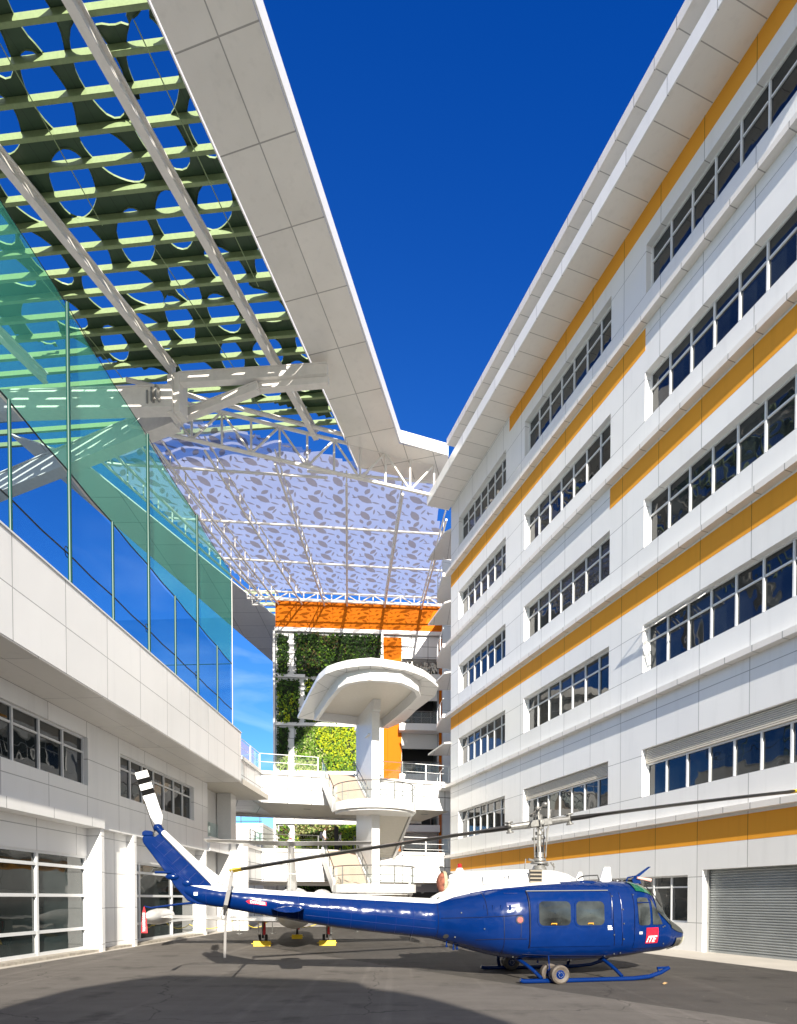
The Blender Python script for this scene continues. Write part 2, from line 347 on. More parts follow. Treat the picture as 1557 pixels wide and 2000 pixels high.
q = MB(); q.prism([(X0L+KL*2-.5, 2), (X0L+KL*2+.75-.55, 2), (X0L+KL*60+.75-.75, 60), (X0L+KL*60-6, 60), (X0L-6, 2)], -.1, .012)
tag(q.build('pavement', M['concrete']), kind='structure')
q = MB(); q.prism([(-14, 37.5), (5, 42.5), (6, 80), (-20, 80)], -.1, .016)
tag(q.build('path', M['paver']), kind='structure')

# ================================================================ windows
def window(parent, x0, x1, z0, z1, y, n, ztr=None, fw=.06, label=None, gl=None, fd=.07, tn=None, sashes=()):
    """strip window in the wall's own axes: x along the wall, y into it; frame > pane"""
    q = MB(); f2 = fw/2
    q.box(x0, y-fd, z0, x1, y+.02, z0+fw); q.box(x0, y-fd, z1-fw, x1, y+.02, z1)
    xs = [x0+(x1-x0)*i/n for i in range(n+1)]
    for i, x in enumerate(xs):
        a, b = (x, x+fw) if i == 0 else (x-fw, x) if i == n else (x-f2, x+f2)
        q.box(a, y-fd-.004, z0+fw, b, y+.016, z1-fw)
    if ztr:
        for a, b in zip(xs[:-1], xs[1:]): q.box(a+fw, y-fd+.004, ztr-f2, b-fw, y+.01, ztr+f2)
    fr = q.build('window', M['frame'], parent)
    if label: fr['label'] = label
    g = MB(); g.box(x0+.02, y-.012, z0+.02, x1-.02, y+.006, z1-.02)
    g.build('pane', gl or M['glass'], fr)
    if sashes:
        for i in sashes:       # top-hung lights standing open
            a, b = xs[i]+fw, xs[i+1]-fw; s = MB(); L = z1-fw-ztr; an = R(38)
            for (u0, u1, w0, w1) in ((a, b, 0, .05), (a, b, L-.06, L), (a, a+.05, .05, L-.06), (b-.05, b, .05, L-.06)):
                vs = []
                for yy in (0, .04):
                    for uu, ww in ((u0, w0), (u1, w0), (u1, w1), (u0, w1)):
                        vs.append((uu, y-fd-ww*math.sin(an)-yy, z1-fw-ww*math.cos(an)))
                s.add(vs, [(0,1,2,3),(7,6,5,4),(0,4,5,1),(1,5,6,2),(2,6,7,3),(3,7,4,0)])
            s.build('open_sash', M['frame'], fr)
    return fr

# ================================================================ RIGHT BUILDING (x along the facade towards the camera, y into it)
rb = thing('office_building', 'white six storey building with ochre bands and long strip windows on the right', 'building', (3.58, 41.06, 0), math.atan2(-.9473, .3202))
TL, T1 = 33.0, -.0
sill = [5.84+4.83*k for k in range(5)]; head = [s+1.85 for s in sill]
groups = [(1.27, 7.62), (9.63, 16.57), (18.6, 30.6)]
q = MB()
def wallrow(z0, z1, spans):
    for a, b in spans: q.box(a, 0, z0, b, .55, z1)
# ground floor pieces
wallrow(0, 2.86, [(0, 11.5), (13.9, 14.6), (20.96, 21.62)]); wallrow(0, 1.0, [(11.5, 13.9), (14.6, 20.96)]); wallrow(2.7, 2.86, [(11.5, 13.9), (14.6, 20.96)])
wallrow(2.86, sill[0], [(0, TL)]); wallrow(0, 2.86, [(31.4, TL)])
for k in range(5):
    a, b = sill[k], head[k]; sp = []; x = 0
    for g0, g1 in groups: sp.append((x, g0)); x = g1
    sp.append((x, TL)); wallrow(a, b, sp)
    wallrow(b, sill[k+1] if k < 4 else 30.25, [(0, TL)])
q.build('wall', M['wallR'], rb)
tbox('core', M['white'], rb, .3, .56, 0, TL, 13, 30.1)
for k in range(5):
    z = sill[k]-1.2
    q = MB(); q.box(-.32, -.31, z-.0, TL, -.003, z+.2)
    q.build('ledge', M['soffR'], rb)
och = [(3.73, 4.55, 0, TL), (13.40, 14.22, 0, TL), (18.2, 19.05, 16.57, TL), (23.03, 23.88, 0, 18.6), (27.68, 28.48, 8.0, TL)]
for a, b, c, d in och: tbox('ochre_band', M['ochre'], rb, c, -.004, a, d, .03, b)
for k in range(5):
    for gi, (g0, g1) in enumerate(groups):
        n = (7, 7, 12)[gi]
        if k == 0 and gi > 0:
            window(rb, g0, g1, sill[0], 7.14, .33, n)
            q = MB(); z = 7.15
            while z < 7.66: q.box(g0+.02, .16, z, g1-.02, .30, z+.046); z += .066
            q.box(g0, .32, 7.14, g1, .4, 7.69, 1)
            q.build('louvre', [M['cream'], M['dark']], rb)
        else:
            ztr = head[k]-.62
            window(rb, g0, g1, sill[k], head[k], .33, n, ztr, sashes=(9, 10, 11) if False else (), label=None)
# the run of top lights standing open on the second floor of the near group
w_ = [c for c in rb.children if c.name.startswith('window')]
q = MB()
for i in range(3):
    a, b = 18.6+i*1.0+.05, 18.6+(i+1)*1.0-.05; zt = head[1]-.06; L = .6; an = R(55)
    for (u0, u1, w0, w1) in ((a, b, 0, .05), (a, b, L-.06, L), (a, a+.05, .05, L-.06), (b-.05, b, .05, L-.06)):
        vs = []
        for yy in (0, .04):
            for uu, ww in ((u0, w0), (u1, w0), (u1, w1), (u0, w1)): vs.append((uu, .24-ww*math.sin(an)-yy, zt-ww*math.cos(an)))
        q.add(vs, [(0,1,2,3),(7,6,5,4),(0,4,5,1),(1,5,6,2),(2,6,7,3),(3,7,4,0)])
o = q.build('open_sash', M['frame'], rb); o['label'] = 'three white top lights propped open'
window(rb, 11.5, 13.9, 1.0, 2.7, .2, 2, 2.28); window(rb, 14.6, 20.96, 1.0, 2.7, .2, 7, 2.28)
# roller shutter
q = MB(); pts = []; z = 0.02
while z < 2.86:
    pts += [(.30, z), (.262, z+.028), (.262, z+.052), (.30, z+.078)]; z += .085
vs = []
for y, z in pts: vs += [(21.62, y, z), (31.4, y, z)]
q.add(vs, [(2*i, 2*i+1, 2*i+3, 2*i+2) for i in range(len(pts)-1)]); q.box(21.62, .31, 0, 31.4, .36, 2.86)
q.box(21.62, .24, .012, 31.4, .30, .09)
o = q.build('roller_shutter', M['shutter'], rb, fix=False)
for a in (21.62, 31.34): tbox('shutter_guide', M['grey'], rb, a, .20, 0, a+.06, .25, 2.86)
# roofs
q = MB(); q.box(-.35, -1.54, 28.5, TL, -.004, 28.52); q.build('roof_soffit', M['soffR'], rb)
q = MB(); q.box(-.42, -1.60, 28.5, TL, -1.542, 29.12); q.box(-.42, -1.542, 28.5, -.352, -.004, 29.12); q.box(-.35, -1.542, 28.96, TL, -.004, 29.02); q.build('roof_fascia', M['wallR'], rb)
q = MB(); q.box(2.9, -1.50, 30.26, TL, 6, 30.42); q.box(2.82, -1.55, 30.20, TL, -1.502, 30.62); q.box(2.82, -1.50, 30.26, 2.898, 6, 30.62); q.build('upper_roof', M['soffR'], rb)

# recessed end of the right building, beyond its corner: sun shades, balcony slabs, set-back bay
eb = thing('office_wing', 'white set-back wing beyond the corner of the right building with pointed sun shades', 'building', (0, 0, 0))
q = MB()
q.prism([(3.35, 46.2), (14, 49.4), (14, 58), (4.6, 56.5)], 0, 30)
q.build('wall', panel('white_cladding_wing', WHITE, 1.6, .2, 1.61, .3, sy=1.9, oy=.2), eb)
for k in range(4):
    z = 27.0-4.83*k
    ps = [onZ(868, 1755-F*(z-EYE)/41.0, z), Vector((3.65, 41.1, z)), Vector((4.3, 44.6, z)), onZ(836, 1755-F*(z-EYE)/44.3, z)]
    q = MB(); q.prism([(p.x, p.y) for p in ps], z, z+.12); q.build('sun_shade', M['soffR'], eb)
    z2 = 24.3-4.83*k
    q = MB(); q.prism([(3.05, 41.5), (3.9, 41.5), (4.6, 45.6), (2.9, 45.2), (2.8, 44.0)], z2-.25, z2); q.build('balcony_slab', M['white'], eb)
    q = MB()
    for (x, y) in ((2.86, 44.0), (2.98, 42.8), (2.96, 45.1)): q.tube([(x, y, z2), (x, y, z2+1.1)], .03, 6)
    q.tube([(3.1, 41.6, z2+1.1), (2.86, 44.0, z2+1.1), (2.96, 45.1, z2+1.1)], .025, 6)
    q.build('balcony_rail', M['frame'], eb)

# ================================================================ LEFT BUILDING (x along the facade away from the camera, y into it)
lb = thing('hangar_building', 'low white hangar building with overhanging parapet and tall glazed doors on the left', 'building', (X0L, 0, 0), math.atan2(1, KL))
q = MB()
for a, b, c, d in ((4, 31, 4.36, 5.67), (4, 31, 7.28, 7.82), (20.22, 22.33, 5.67, 7.28), (29.22, 31, 5.67, 7.28)): q.box(a, .1, c, b, .5, d)
for a, b in ((21.02, 23.12), (30.85, 31.0)): q.box(a, .3, 0, b, .6, 4.3)
for a, b in ((4, 20.8), (23.3, 30.35)): q.box(a, .5, 3.34, b, .9, 4.3)
q.build('wall', M['wallL'], lb)
tbox('core', M['white'], lb, 4, .95, 0, 30.98, 14, 7.8)
for a in (20.8, 23.1, 30.4):
    tbox('pier', M['wallL'], lb, a, 0, .0, a+.2, .68, 4.3)
tbox('ledge', M['wallL'], lb, 4, -.06, 4.302, 20.95, .9, 4.62)
tbox('ledge', M['wallL'], lb, 20.955, .03, 4.302, 31.0, .9, 4.358)
tbox('sill_kerb', M['kerbstone'], lb, 4, .1, 0, 31, .9, .10)
q = MB(); q.box(4, -1.767, 7.86, 30.75, 6, 10.31); q.build('parapet', M['wallL'], lb)
q = MB(); q.box(4, -1.75, 7.822, 30.73, .8, 7.858); q.build('parapet_soffit', panel('left_soffit', (.80, .77, .72), 2.9, .5, 0, 0, sy=.95, oy=.1, w=.02), lb)
tbox('parapet_coping', M['frame'], lb, 4, -1.80, 10.312, 30.78, -1.4, 10.36)
window(lb, 5.3, 20.2, 5.67, 7.28, .30, 13, 6.78)
window(lb, 22.33, 29.2, 5.67, 7.28, .30, 7, 6.78)
def bigglass(x0, x1, xs):
    y = .62
    q = MB(); fw = .1
    for z in (.10, .78, 1.92, 2.88, 3.34-.08): q.box(x0, y-.08, z, x1, y+.03, z+(.1 if z < 3.2 else .08))
    for x in xs: q.box(x-fw/2, y-.084, .10, x+fw/2, y+.026, 3.338)
    f = q.build('hangar_glazing', M['frame'], lb)
    g = MB(); g.box(x0, y-.01, .1, x1, y+.01, 3.3); g.build('pane', M['glassL'], f)
bigglass(6, 20.8, [20.75, 18.2, 15.6, 13, 10.4, 7.8]); bigglass(23.3, 30.35, [23.35, 24.6, 27.7, 30.3])
# beyond the wall's end: recess, column and wall of the passage
q = MB(); q.box(31.0, .75, 0, 34.4, 1.6, 7.85); q.build('passage_wall', M['white'], lb)
tbox('passage_end', M['wallL'], lb, 34.95, -.75, 0, 35.2, 1.4, 4.9)
tbox('passage_column', M['white'], lb, 34.0, -.1, 0, 34.9, .7, 7.85); tbox('passage_ceiling', M['cream'], lb, 31.0, -1.6, 7.86, 36.5, 7, 8.15)
tbox('passage_parapet', M['wallL'], lb, 31.0, -.02, 4.36, 34.4, .1, 5.1)
tbox('balcony_glass', M['railglass'], lb, 31.02, .5, 5.0, 33.6, .52, 6.0)

# safety net cage on its roof
sn = thing('safety_net', 'tall green safety net strung on masts along the left parapet', 'net', (X0L, 0, 10.31), math.atan2(1, KL))
def netsheet(name, m, y0, y1, x0, x1, z0, z1, nx=60, nz=8, amp=.05):
    q = MB(); vs = []
    for i in range(nx+1):
        for j in range(nz+1):
            f = i/nx; g = j/nz; x = x0+(x1-x0)*f; y = y0+(y1-y0)*f+amp*math.sin(f*47+g*3)*math.sin(g*math.pi)
            vs.append((x, y, z0+(z1-z0)*g - (.0 if j < nz else .12*math.sin(((x-x0) % 4.5)/4.5*math.pi)**2)))
    fs = [(i*(nz+1)+j, (i+1)*(nz+1)+j, (i+1)*(nz+1)+j+1, i*(nz+1)+j+1) for i in range(nx) for j in range(nz)]
    q.add(vs, fs); return q.build(name, m, sn, smooth=True, fix=False)
netsheet('net_sheet', M['net'], -1.6, -1.6, 2, 29.75, 3.14, 7.62)
netsheet('net_sheet', M['net2'], -1.6, -1.6, 2, 29.75, 0, 3.14)
netsheet('net_sheet', M['net2'], -1.6, 9.5, 29.76, 29.78, 0, 5.4, 20, 6)
tall = [3.0, 7.5, 11.95, 16.5, 21.05, 25.4]; short = [5.2, 9.7, 14.2, 18.7, 23.2, 27.7]
for x in tall:
    q = MB(); q.tube([(x, -1.66, 0), (x, -1.66, 7.6)], .055, 10); q.box(x-.15, -1.75, 0, x+.15, -1.5, .03); q.build('mast', M['mast'], sn, smooth=True)
q = MB(); q.tube([(29.77, -1.66, 0), (29.77, -1.66, 7.3)], .03, 8); q.build('mast', M['alu'], sn, smooth=True)
for x in short:
    q = MB(); q.tube([(x, -1.66, 0), (x, -1.66, 3.14)], .045, 10); q.build('post', M['mast'], sn, smooth=True)
for z in (.9, 3.14, 7.58):
    q = MB(); xs = sorted(tall+short+[2, 29.77]) if z < 5 else sorted(tall+[2, 29.77]); pts = []
    for a, b in zip(xs[:-1], xs[1:]): pts += [(a, -1.64, z), ((a+b)/2, -1.64, z-(.04 if z < 5 else .1))]
    pts.append((xs[-1], -1.64, z)); q.tube(pts, .022 if z < 5 else .012, 6); q.build('cable', M['cable'], sn, smooth=True)
for x in (11.95, 16.5, 21.05, 25.4):
    q = MB(); q.tube([(x-.05+.1*math.cos(a*.7), -1.6, .95+.14*math.sin(a*.7)) for a in range(10)], .012, 5); q.build('cable_coil', M['cable'], sn)
q = MB(); q.tube([(29.77, -1.6, 0.02), (29.77, 9.5, 0.9)], .02, 5); q.tube([(29.77, -1.6, 3.14), (29.77, 9.5, 3.14)], .02, 5); q.tube([(29.77, 3, 0), (29.77, 3, 3.1)], .03, 6); q.build('cable', M['mast'], sn)

# ================================================================ CANOPY over the courtyard: frame, pierced sheet on purlins, rafters, big beams
CA = math.atan2(1, .255); CO = Vector((-13.13, 0, 0)); cxv = Vector((.2471, .969, 0)); cyv = Vector((-.969, .2471, 0))
def cl(p): d = Vector((p[0], p[1], 0))-CO; return d.dot(cxv), d.dot(cyv)
def cw(a, b, z): p = CO+cxv*a+cyv*b; return Vector((p.x, p.y, z))
cn = thing('roof_canopy', 'high white framed canopy with pierced green sheet over the left of the courtyard', 'canopy', CO, CA)
ZS = 31.0
ci = cl((-2.65, 40.9)); co = cl((.05, 38.74))
pi_, po_ = ci[0], co[0]; WF = -co[1]
r1 = cl((3.3, 42.7)); r2 = cl((3.3, 39.85))
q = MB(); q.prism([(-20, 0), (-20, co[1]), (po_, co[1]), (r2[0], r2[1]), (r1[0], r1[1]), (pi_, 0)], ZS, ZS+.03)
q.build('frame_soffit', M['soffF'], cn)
q = MB()
def strip(q, a, b, t, z0, z1):
    a, b = Vector((*a, 0)), Vector((*b, 0)); n = (b-a).normalized().cross(Vector((0, 0, 1)))*t
    q.add([(a.x, a.y, z0), (b.x, b.y, z0), ((b+n).x, (b+n).y, z0), ((a+n).x, (a+n).y, z0), (a.x, a.y, z1), (b.x, b.y, z1), ((b+n).x, (b+n).y, z1), ((a+n).x, (a+n).y, z1)],
          [(0,3,2,1),(4,5,6,7),(0,1,5,4),(1,2,6,5),(2,3,7,6),(3,0,4,7)])
strip(q, (-20, co[1]-.10), (po_-.1, co[1]-.10), -.08, ZS-.01, ZS+.75); strip(q, (po_-.13, co[1]-.07), (r2[0]-.1, r2[1]), -.08, ZS-.01, ZS+.75)
strip(q, (-20, .06), (pi_, .06), -.05, ZS-.01, ZS+.6)
q.build('frame_fascia', M['white'], cn)
# far limit of the sheet follows the first truss of the film roof
def farlim(b):     # local x of the limit at local y=b
    lo, hi = 0, 60
    for _ in range(30):
        m_ = (lo+hi)/2; p = cw(m_, b, 0)
        if p.y < 35.2+.336*(p.x+12.1): lo = m_
        else: hi = m_
    return lo
YB = 24.0; X0S = 4.0
# pierced sheet: leaf-shaped holes, contour cut out of a fine grid
random.seed(11)
holes = []
i = 0
gx, gy = 2.62, 2.2
a = X0S-2
row = 0
while a < 46:
    b = -2+(row % 2)*gy/2
    while b < YB+2:
        holes.append((a+random.uniform(-.38, .38), b+random.uniform(-.3, .3), random.uniform(.84, 1.14), random.uniform(.62, .90), random.uniform(-.9, .9)))
        b += gy
    a += gx*.86; row += 1
from collections import defaultdict
hg = defaultdict(list)
for h in holes: hg[(int(h[0]//2), int(h[1]//2))].append((h[0], h[1], h[2], h[3], math.cos(h[4]), math.sin(h[4])))
def fld(x, y):
    best = 9
    kx, ky = int(x//2), int(y//2)
    for ii in (-1, 0, 1):
        for jj in (-1, 0, 1):
            for (hx, hy, ra, rb_, c, s) in hg.get((kx+ii, ky+jj), ()):
                dx, dy = x-hx, y-hy; u, v = dx*c+dy*s, -dx*s+dy*c
                e = (abs(u/(ra*1.16))**1.45+abs(v/rb_)**2.2)**.55-1
                if e < best: best = e
    return best
st = .22; cache = {}
def fv(i, j):
    if (i, j) not in cache: cache[(i, j)] = fld(X0S+i*st, .12+j*st)
    return cache[(i, j)]
q = MB(); nj = int((YB-.12)/st); vid = {}
def vadd(key, x, y):
    if key not in vid: vid[key] = len(q.v); q.v.append((x, y, ZS+.86))
    return vid[key]
edges = []
for j in range(nj):
    lim = farlim(.12+j*st); ni = int((lim-X0S)/st)
    for i in range(ni):
        cs = [(i, j), (i+1, j), (i+1, j+1), (i, j+1)]; vals = [fv(*c) for c in cs]
        poly = []; cut = []
        for k in range(4):
            c0, c1 = cs[k], cs[(k+1) % 4]; a0, a1 = vals[k], vals[(k+1) % 4]
            if a0 > 0: poly.append(vadd(c0, X0S+c0[0]*st, .12+c0[1]*st))
            if (a0 > 0) != (a1 > 0):
                t_ = a0/(a0-a1); key = (min(c0, c1), max(c0, c1))
                vi = vadd(key, X0S+(c0[0]+(c1[0]-c0[0])*t_)*st, .12+(c0[1]+(c1[1]-c0[1])*t_)*st); poly.append(vi); cut.append(vi)
        if len(poly) >= 3: q.f.append(poly); q.m.append(0)
        if len(cut) == 2: edges.append(cut)
for a_, b_ in edges:
    n0 = len(q.v); pa, pb = q.v[a_], q.v[b_]
    q.v += [(pa[0], pa[1], pa[2]-.07), (pb[0], pb[1], pb[2]-.07)]; q.f.append([a_, b_, n0+1, n0]); q.m.append(1)
# drop crumbs of sheet cut loose between holes
par = list(range(len(q.v)))
def fnd(a):
    while par[a] != a: par[a] = par[par[a]]; a = par[a]
    return a
for f_ in q.f:
    r0 = fnd(f_[0])
    for k_ in f_[1:]: par[fnd(k_)] = r0
cnt = defaultdict(int)
for f_ in q.f: cnt[fnd(f_[0])] += 1
keep = [i_ for i_, f_ in enumerate(q.f) if cnt[fnd(f_[0])] > 150]
q.f = [q.f[i_] for i_ in keep]; q.m = [q.m[i_] for i_ in keep]
q.build('pierced_sheet', [M['greenroof'], M['greenpurlin']], cn, fix=False)
# purlins: one metre apart, running across the rafters
c = 6.0
while c < 47:
    # x = c-.163*y, clipped at the far limit
    y1 = YB; y0 = .14
    while y0 < YB and c-.163*y0 > farlim(y0)+.15: y0 += .25
    if y0 < YB-1:
        A_ = (c-.163*y0, y0); B_ = (c-.163*y1, y1)
        q = MB(); q.beam((*A_, ZS+.70), (*B_, ZS+.70), .03, .24)
        q.beam((A_[0]+.07, A_[1], ZS+.83), (B_[0]+.07, B_[1], ZS+.83), .16, .02); q.beam((A_[0]+.07, A_[1], ZS+.585), (B_[0]+.07, B_[1], ZS+.585), .14, .02)
        q.build('purlin', M['greenpurlin'], cn)
    c += 1.0
# rafters
def rafter(pa, pb, w=.34, h=.5, z=30.95, ext=0):
    A_, B_ = cl(onZ(*pa, z)), cl(onZ(*pb, z)); d = (Vector(B_)-Vector(A_)).normalized()
    A_ = Vector(A_)-d*ext
    q = MB(); q.beam((A_.x, A_.y, z+.1), (B_[0], B_[1], z+.1), w, .06); q.beam((A_.x, A_.y, z+.1+h), (B_[0], B_[1], z+.1+h), w, .06)
    q.beam((A_.x, A_.y, z+.1+h/2), (B_[0], B_[1], z+.1+h/2), .09, h-.06)
    q.build('rafter', M['whitest'], cn)
rafter((128, 0), (618, 862), ext=16); rafter((0, 322), (342, 738), ext=16); rafter((0, 665), (90, 752), ext=22)
for (pa, pb) in (((0, 85), (200, 440)), ((262, 40), (505, 560)), ((300, 480), (520, 815)), ((60, 520), (240, 740))):
    A_, B_ = cl(onZ(*pa, 31.2)), cl(onZ(*pb, 31.2)); q = MB(); q.tube([(*A_, 31.2), (*B_, 31.2)], .022, 6); q.build('tie_rod', M['greenpurlin'], cn)
# big plated beams meeting at a node above the net
def W2C(p): a_, b_ = cl(p); return Vector((a_, b_, p.z))
def plate(name, pa, pb, z, w, h, h2=None):
    A_, B_ = W2C(onZ(*pa, z)), W2C(onZ(*pb, z)); q = MB(); q.beam(A_, B_, w*.8, h, h2=h2)
    k = .03
    for sgn in (-1, 1):
        ha, hb = h/2, (h2 or h)/2
        q.beam(A_+Vector((0, 0, sgn*(ha+k))), B_+Vector((0, 0, sgn*(hb+k))), w, .05)
    return q.build(name, M['whitest'], cn)
ZB = 29.3
plate('beam', (-260, 800), (340, 782), ZB, .7, 1.1)
plate('beam', (-330, 1085), (345, 812), ZB, .75, 1.15)
plate('beam', (352, 742), (640, 724), ZB+1.1, .4, .5)
plate('beam', (352, 815), (505, 757), ZB+.4, .4, .38, .34); plate('beam', (507, 756), (642, 745), ZB+.62, .4, .34, .3)
nd = W2C(onZ(347, 790, ZB)); q = MB(); q.box(nd.x-.38, nd.y-.38, ZB-.7, nd.x+.38, nd.y+.38, ZB+1.4); q.box(nd.x-.5, nd.y-.02, ZB-.85, nd.x+.5, nd.y+.02, ZB+1.5)
q.build('node_block', M['whitest'], cn)
q = MB()
for k in range(5): q.box(nd.x-1.1+.1*k, nd.y+.55+.35*k, ZB-.35, nd.x-.75+.1*k, nd.y+.66+.35*k, ZB+.35)
q.build('floodlight_bracket', M['grey'], cn)

# ================================================================ FILM ROOF with leaf print at the back of the courtyard
fr_ = thing('film_roof', 'clear leaf-patterned film roof on white tubular trusses at the back', 'roof', (0, 0, 0))
ZF = 31.2
poly = [onZ(330, 798, ZF), onZ(852, 944, ZF), Vector((5.1, 59.9, ZF)), onZ(493, 1149, ZF), onZ(160, 870, ZF)]
# film billows between the rafters
def inside(x, y):
    c_ = False; n_ = len(poly)
    for k in range(n_):
        a_, b_ = poly[k], poly[(k+1) % n_]
        if (a_.y > y) != (b_.y > y) and x < (b_.x-a_.x)*(y-a_.y)/(b_.y-a_.y)+a_.x: c_ = not c_
    return c_
q = MB(); g = .25; x = -22; idx = {}
for i in range(120):
    for j in range(110):
        X, Y = -22+i*g, 34+j*g
        if all(inside(X+a_*g, Y+b_*g) for a_ in (0, 1) for b_ in (0, 1)):
            f_ = []
            for (a_, b_) in ((0, 0), (1, 0), (1, 1), (0, 1)):
                if (i+a_, j+b_) not in idx:
                    xx, yy = X+a_*g, Y+b_*g
                    idx[(i+a_, j+b_)] = len(q.v); q.v.append((xx, yy, ZF+.05*math.sin(xx*2.1+.3*yy)+.02*math.sin(yy*1.3+xx)))
                f_.append(idx[(i+a_, j+b_)])
            q.f.append(f_); q.m.append(0)
q.build('film', M['film'], fr_, smooth=True, fix=False)
random.seed(5)
q = MB()
def leaf(q, x, y, z, L, w, an, mi=0, tilt=None):
    c_, s_ = math.cos(an), math.sin(an); pr = [(-.5, 0), (-.28, .36), (0, .5), (.28, .36), (.5, 0), (.28, -.36), (0, -.5), (-.28, -.36)]
    q.add([(x+(a_*L)*c_-(b_*w)*s_, y+(a_*L)*s_+(b_*w)*c_, z) for a_, b_ in pr], [tuple(range(8))], mi)
X = -21
while X < 5:
    Y = 35
    while Y < 60:
        for (dx, dy, L, w, an) in ((0, 0, .95, .36, .9), (.55, .35, .55, .10, .5), (.2, .75, .6, .22, 2.3), (-.35, .55, .42, .17, 1.3), (.75, -.2, .38, .07, 1.2), (-.5, -.1, .45, .07, .2), (.45, 1.05, .5, .09, 2.0)):
            xx, yy = X+dx*1.35+random.uniform(-.1, .1), Y+dy*1.35+random.uniform(-.1, .1)
            if inside(xx, yy) and inside(xx+.4, yy+.4) and inside(xx-.4, yy-.4): leaf(q, xx, yy, ZF-.09, L*1.3*random.uniform(.9, 1.1), w*1.75, an+random.uniform(-.3, .3))
        Y += 1.85
    X += 1.85
q.build('leaf_print', M['leafprint'], fr_, fix=False)
def tb(name, pts, r, z=None, m=None, parent=None, n=8):
    q = MB(); q.tube([(onZ(*p, z) if z is not None else p) for p in pts], r, n)
    return q.build(name, m or M['whitest'], parent or fr_, smooth=True)
def truss(A_, B_, depth, nseg, r=.09, parent=None, mat_=None, skip=False):
    """A_, B_: ends of the top chord; bottom chord hangs below"""
    A_, B_ = Vector(A_), Vector(B_); D = Vector((0, 0, -depth)); q = MB()
    q.tube([A_, B_], r, 8); q.tube([A_+D, B_+D], r*1.05, 8)
    for i in range(nseg+1):
        p = A_.lerp(B_, i/nseg); q.tube([p, p+D], r*.7, 6)
        if i < nseg:
            p2 = A_.lerp(B_, (i+1)/nseg)
            if i % 2: q.tube([p, p2+D], r*.65, 6)
            else: q.tube([p+D, p2], r*.65, 6)
    return q.build('truss', mat_ or M['whitest'], parent or fr_, smooth=True)
tA, tB = Vector((-15.5, 34.75, 31.08)), Vector((2.4, 40.75, 31.08))
truss(tA, tB, 2.05, 11, .105)
q = MB(); q.tube([tA+Vector((.1, -.5, .1)), tA.lerp(tB, .74)+Vector((.1, -.5, .1))], .12, 8); q.build('edge_tube', M['whitest'], fr_, smooth=True)
truss(onZ(483, 1153, 30.6), onZ(862, 1168, 30.6), .75, 14, .09)
truss(onZ(488, 1157, 30.4)+Vector((0, .9, 0)), onZ(862, 1172, 30.4)+Vector((0, .9, 0)), .7, 14, .08)
# fanning rafters: top tube, lower tube, little posts between
RP = [((258, 850), (500, 1150)), ((300, 868), (545, 1181)), ((400, 880), (590, 1180)), ((537, 905), (634, 1183)), ((677, 945), (678, 1183)), ((787, 965), (751, 1186)), ((872, 1015), (823, 1190))]
for (pa, pb) in RP:
    A_, B_ = onZ(*pa, 29.7), onZ(*pb, 29.7); q = MB(); q.tube([A_, B_], .085, 8); q.tube([A_+Vector((0, 0, .85)), B_+Vector((0, 0, .85))], .06, 6)
    for i in range(1, 11):
        p = A_.lerp(B_, i/11); q.tube([p, p+Vector((0, 0, .85))], .045, 6)
    q.build('rafter', M['whitest'], fr_, smooth=True)
for (pa, pb) in (((210, 905), (640, 933)), ((330, 1012), (858, 1043)), ((425, 1090), (870, 1115)), ((600, 920), (862, 944))):
    tb('purlin', [pa, pb], .085, 30.45)
# left-hand frame of the film roof (seen through the net)
q = MB(); Lo, Lo2, Li, Li2 = onZ(70, 893, 30.9), onZ(541, 1300, 30.9), onZ(150, 892, 30.9), onZ(508, 1180, 30.9)
d_ = (Li2-Li).normalized(); Li2 = Li2+d_*16; Lo = Lo-(Lo2-Lo).normalized()*2
q.prism([(Lo.x, Lo.y), (Lo2.x, Lo2.y), (Li2.x, Li2.y), (Li.x, Li.y)], 30.9, 31.0)
q.build('frame_soffit', panel('left_frame_soffit', (.75, .73, .70), 2.9, .3, 0, 0, sy=2.9, oy=.2, w=.05), fr_)
tb('edge_tube', [(215, 880), (520, 1172)], .1, 30.2); tb('edge_tube', [(180, 885), (505, 1172)], .09, 29.8)
q = MB()
for i in range(14):
    p = onZ(180, 885, 29.8).lerp(onZ(505, 1172, 29.8), i/13); q.tube([p, p+Vector((0, 0, 1.1))], .06, 6)
q.build('edge_posts', M['whitest'], fr_)
# far strip of green purlins glimpsed past the film roof's corner
q = MB()
for i in range(6): q.beam((-15.0+.1*i, 58+1.2*i, 31.4), (-11.7, 58+1.2*i, 31.4), .06, .35)
q.build('far_purlin', M['greenpurlin'], fr_)

# ================================================================ BACK BUILDING (x to the right along its face, y away)
B0 = Vector((-11.62, 56.9, 0)); BA = math.atan2(.07, 1); bxv = Vector((math.cos(BA), math.sin(BA), 0)); byv = Vector((-math.sin(BA), math.cos(BA), 0))
def BW(u, v):
    d = ray(u, v); t = (B0-Vector((0, 0, EYE))).dot(byv)/d.dot(byv); p = Vector((0, 0, EYE))+d*t
    return (p-B0).dot(bxv), p.z
bb = thing('garden_building', 'tall building closing the courtyard with orange cladding and planted facade', 'building', B0, BA)
X = lambda u: BW(u, 1500)[0]
Z = lambda v, u=700: BW(u, v)[1]
q = MB(); xr0, xr1 = X(785), X(857)
q.box(0, 0, 0, xr0, 6, 29.9); q.box(xr1, 0, 0, xr1+3.5, 6, 29.9); q.box(xr0, 0, Z(1283), xr1, 3, 29.9)
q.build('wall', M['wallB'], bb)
tbox('orange_band', M['orange'], bb, -.02, -.06, Z(1232), xr1+3.5, -.004, 30.0)
tbox('orange_panel', M['orange'], bb, X(749), -.03, 0, xr0-.02, -.004, Z(1243))
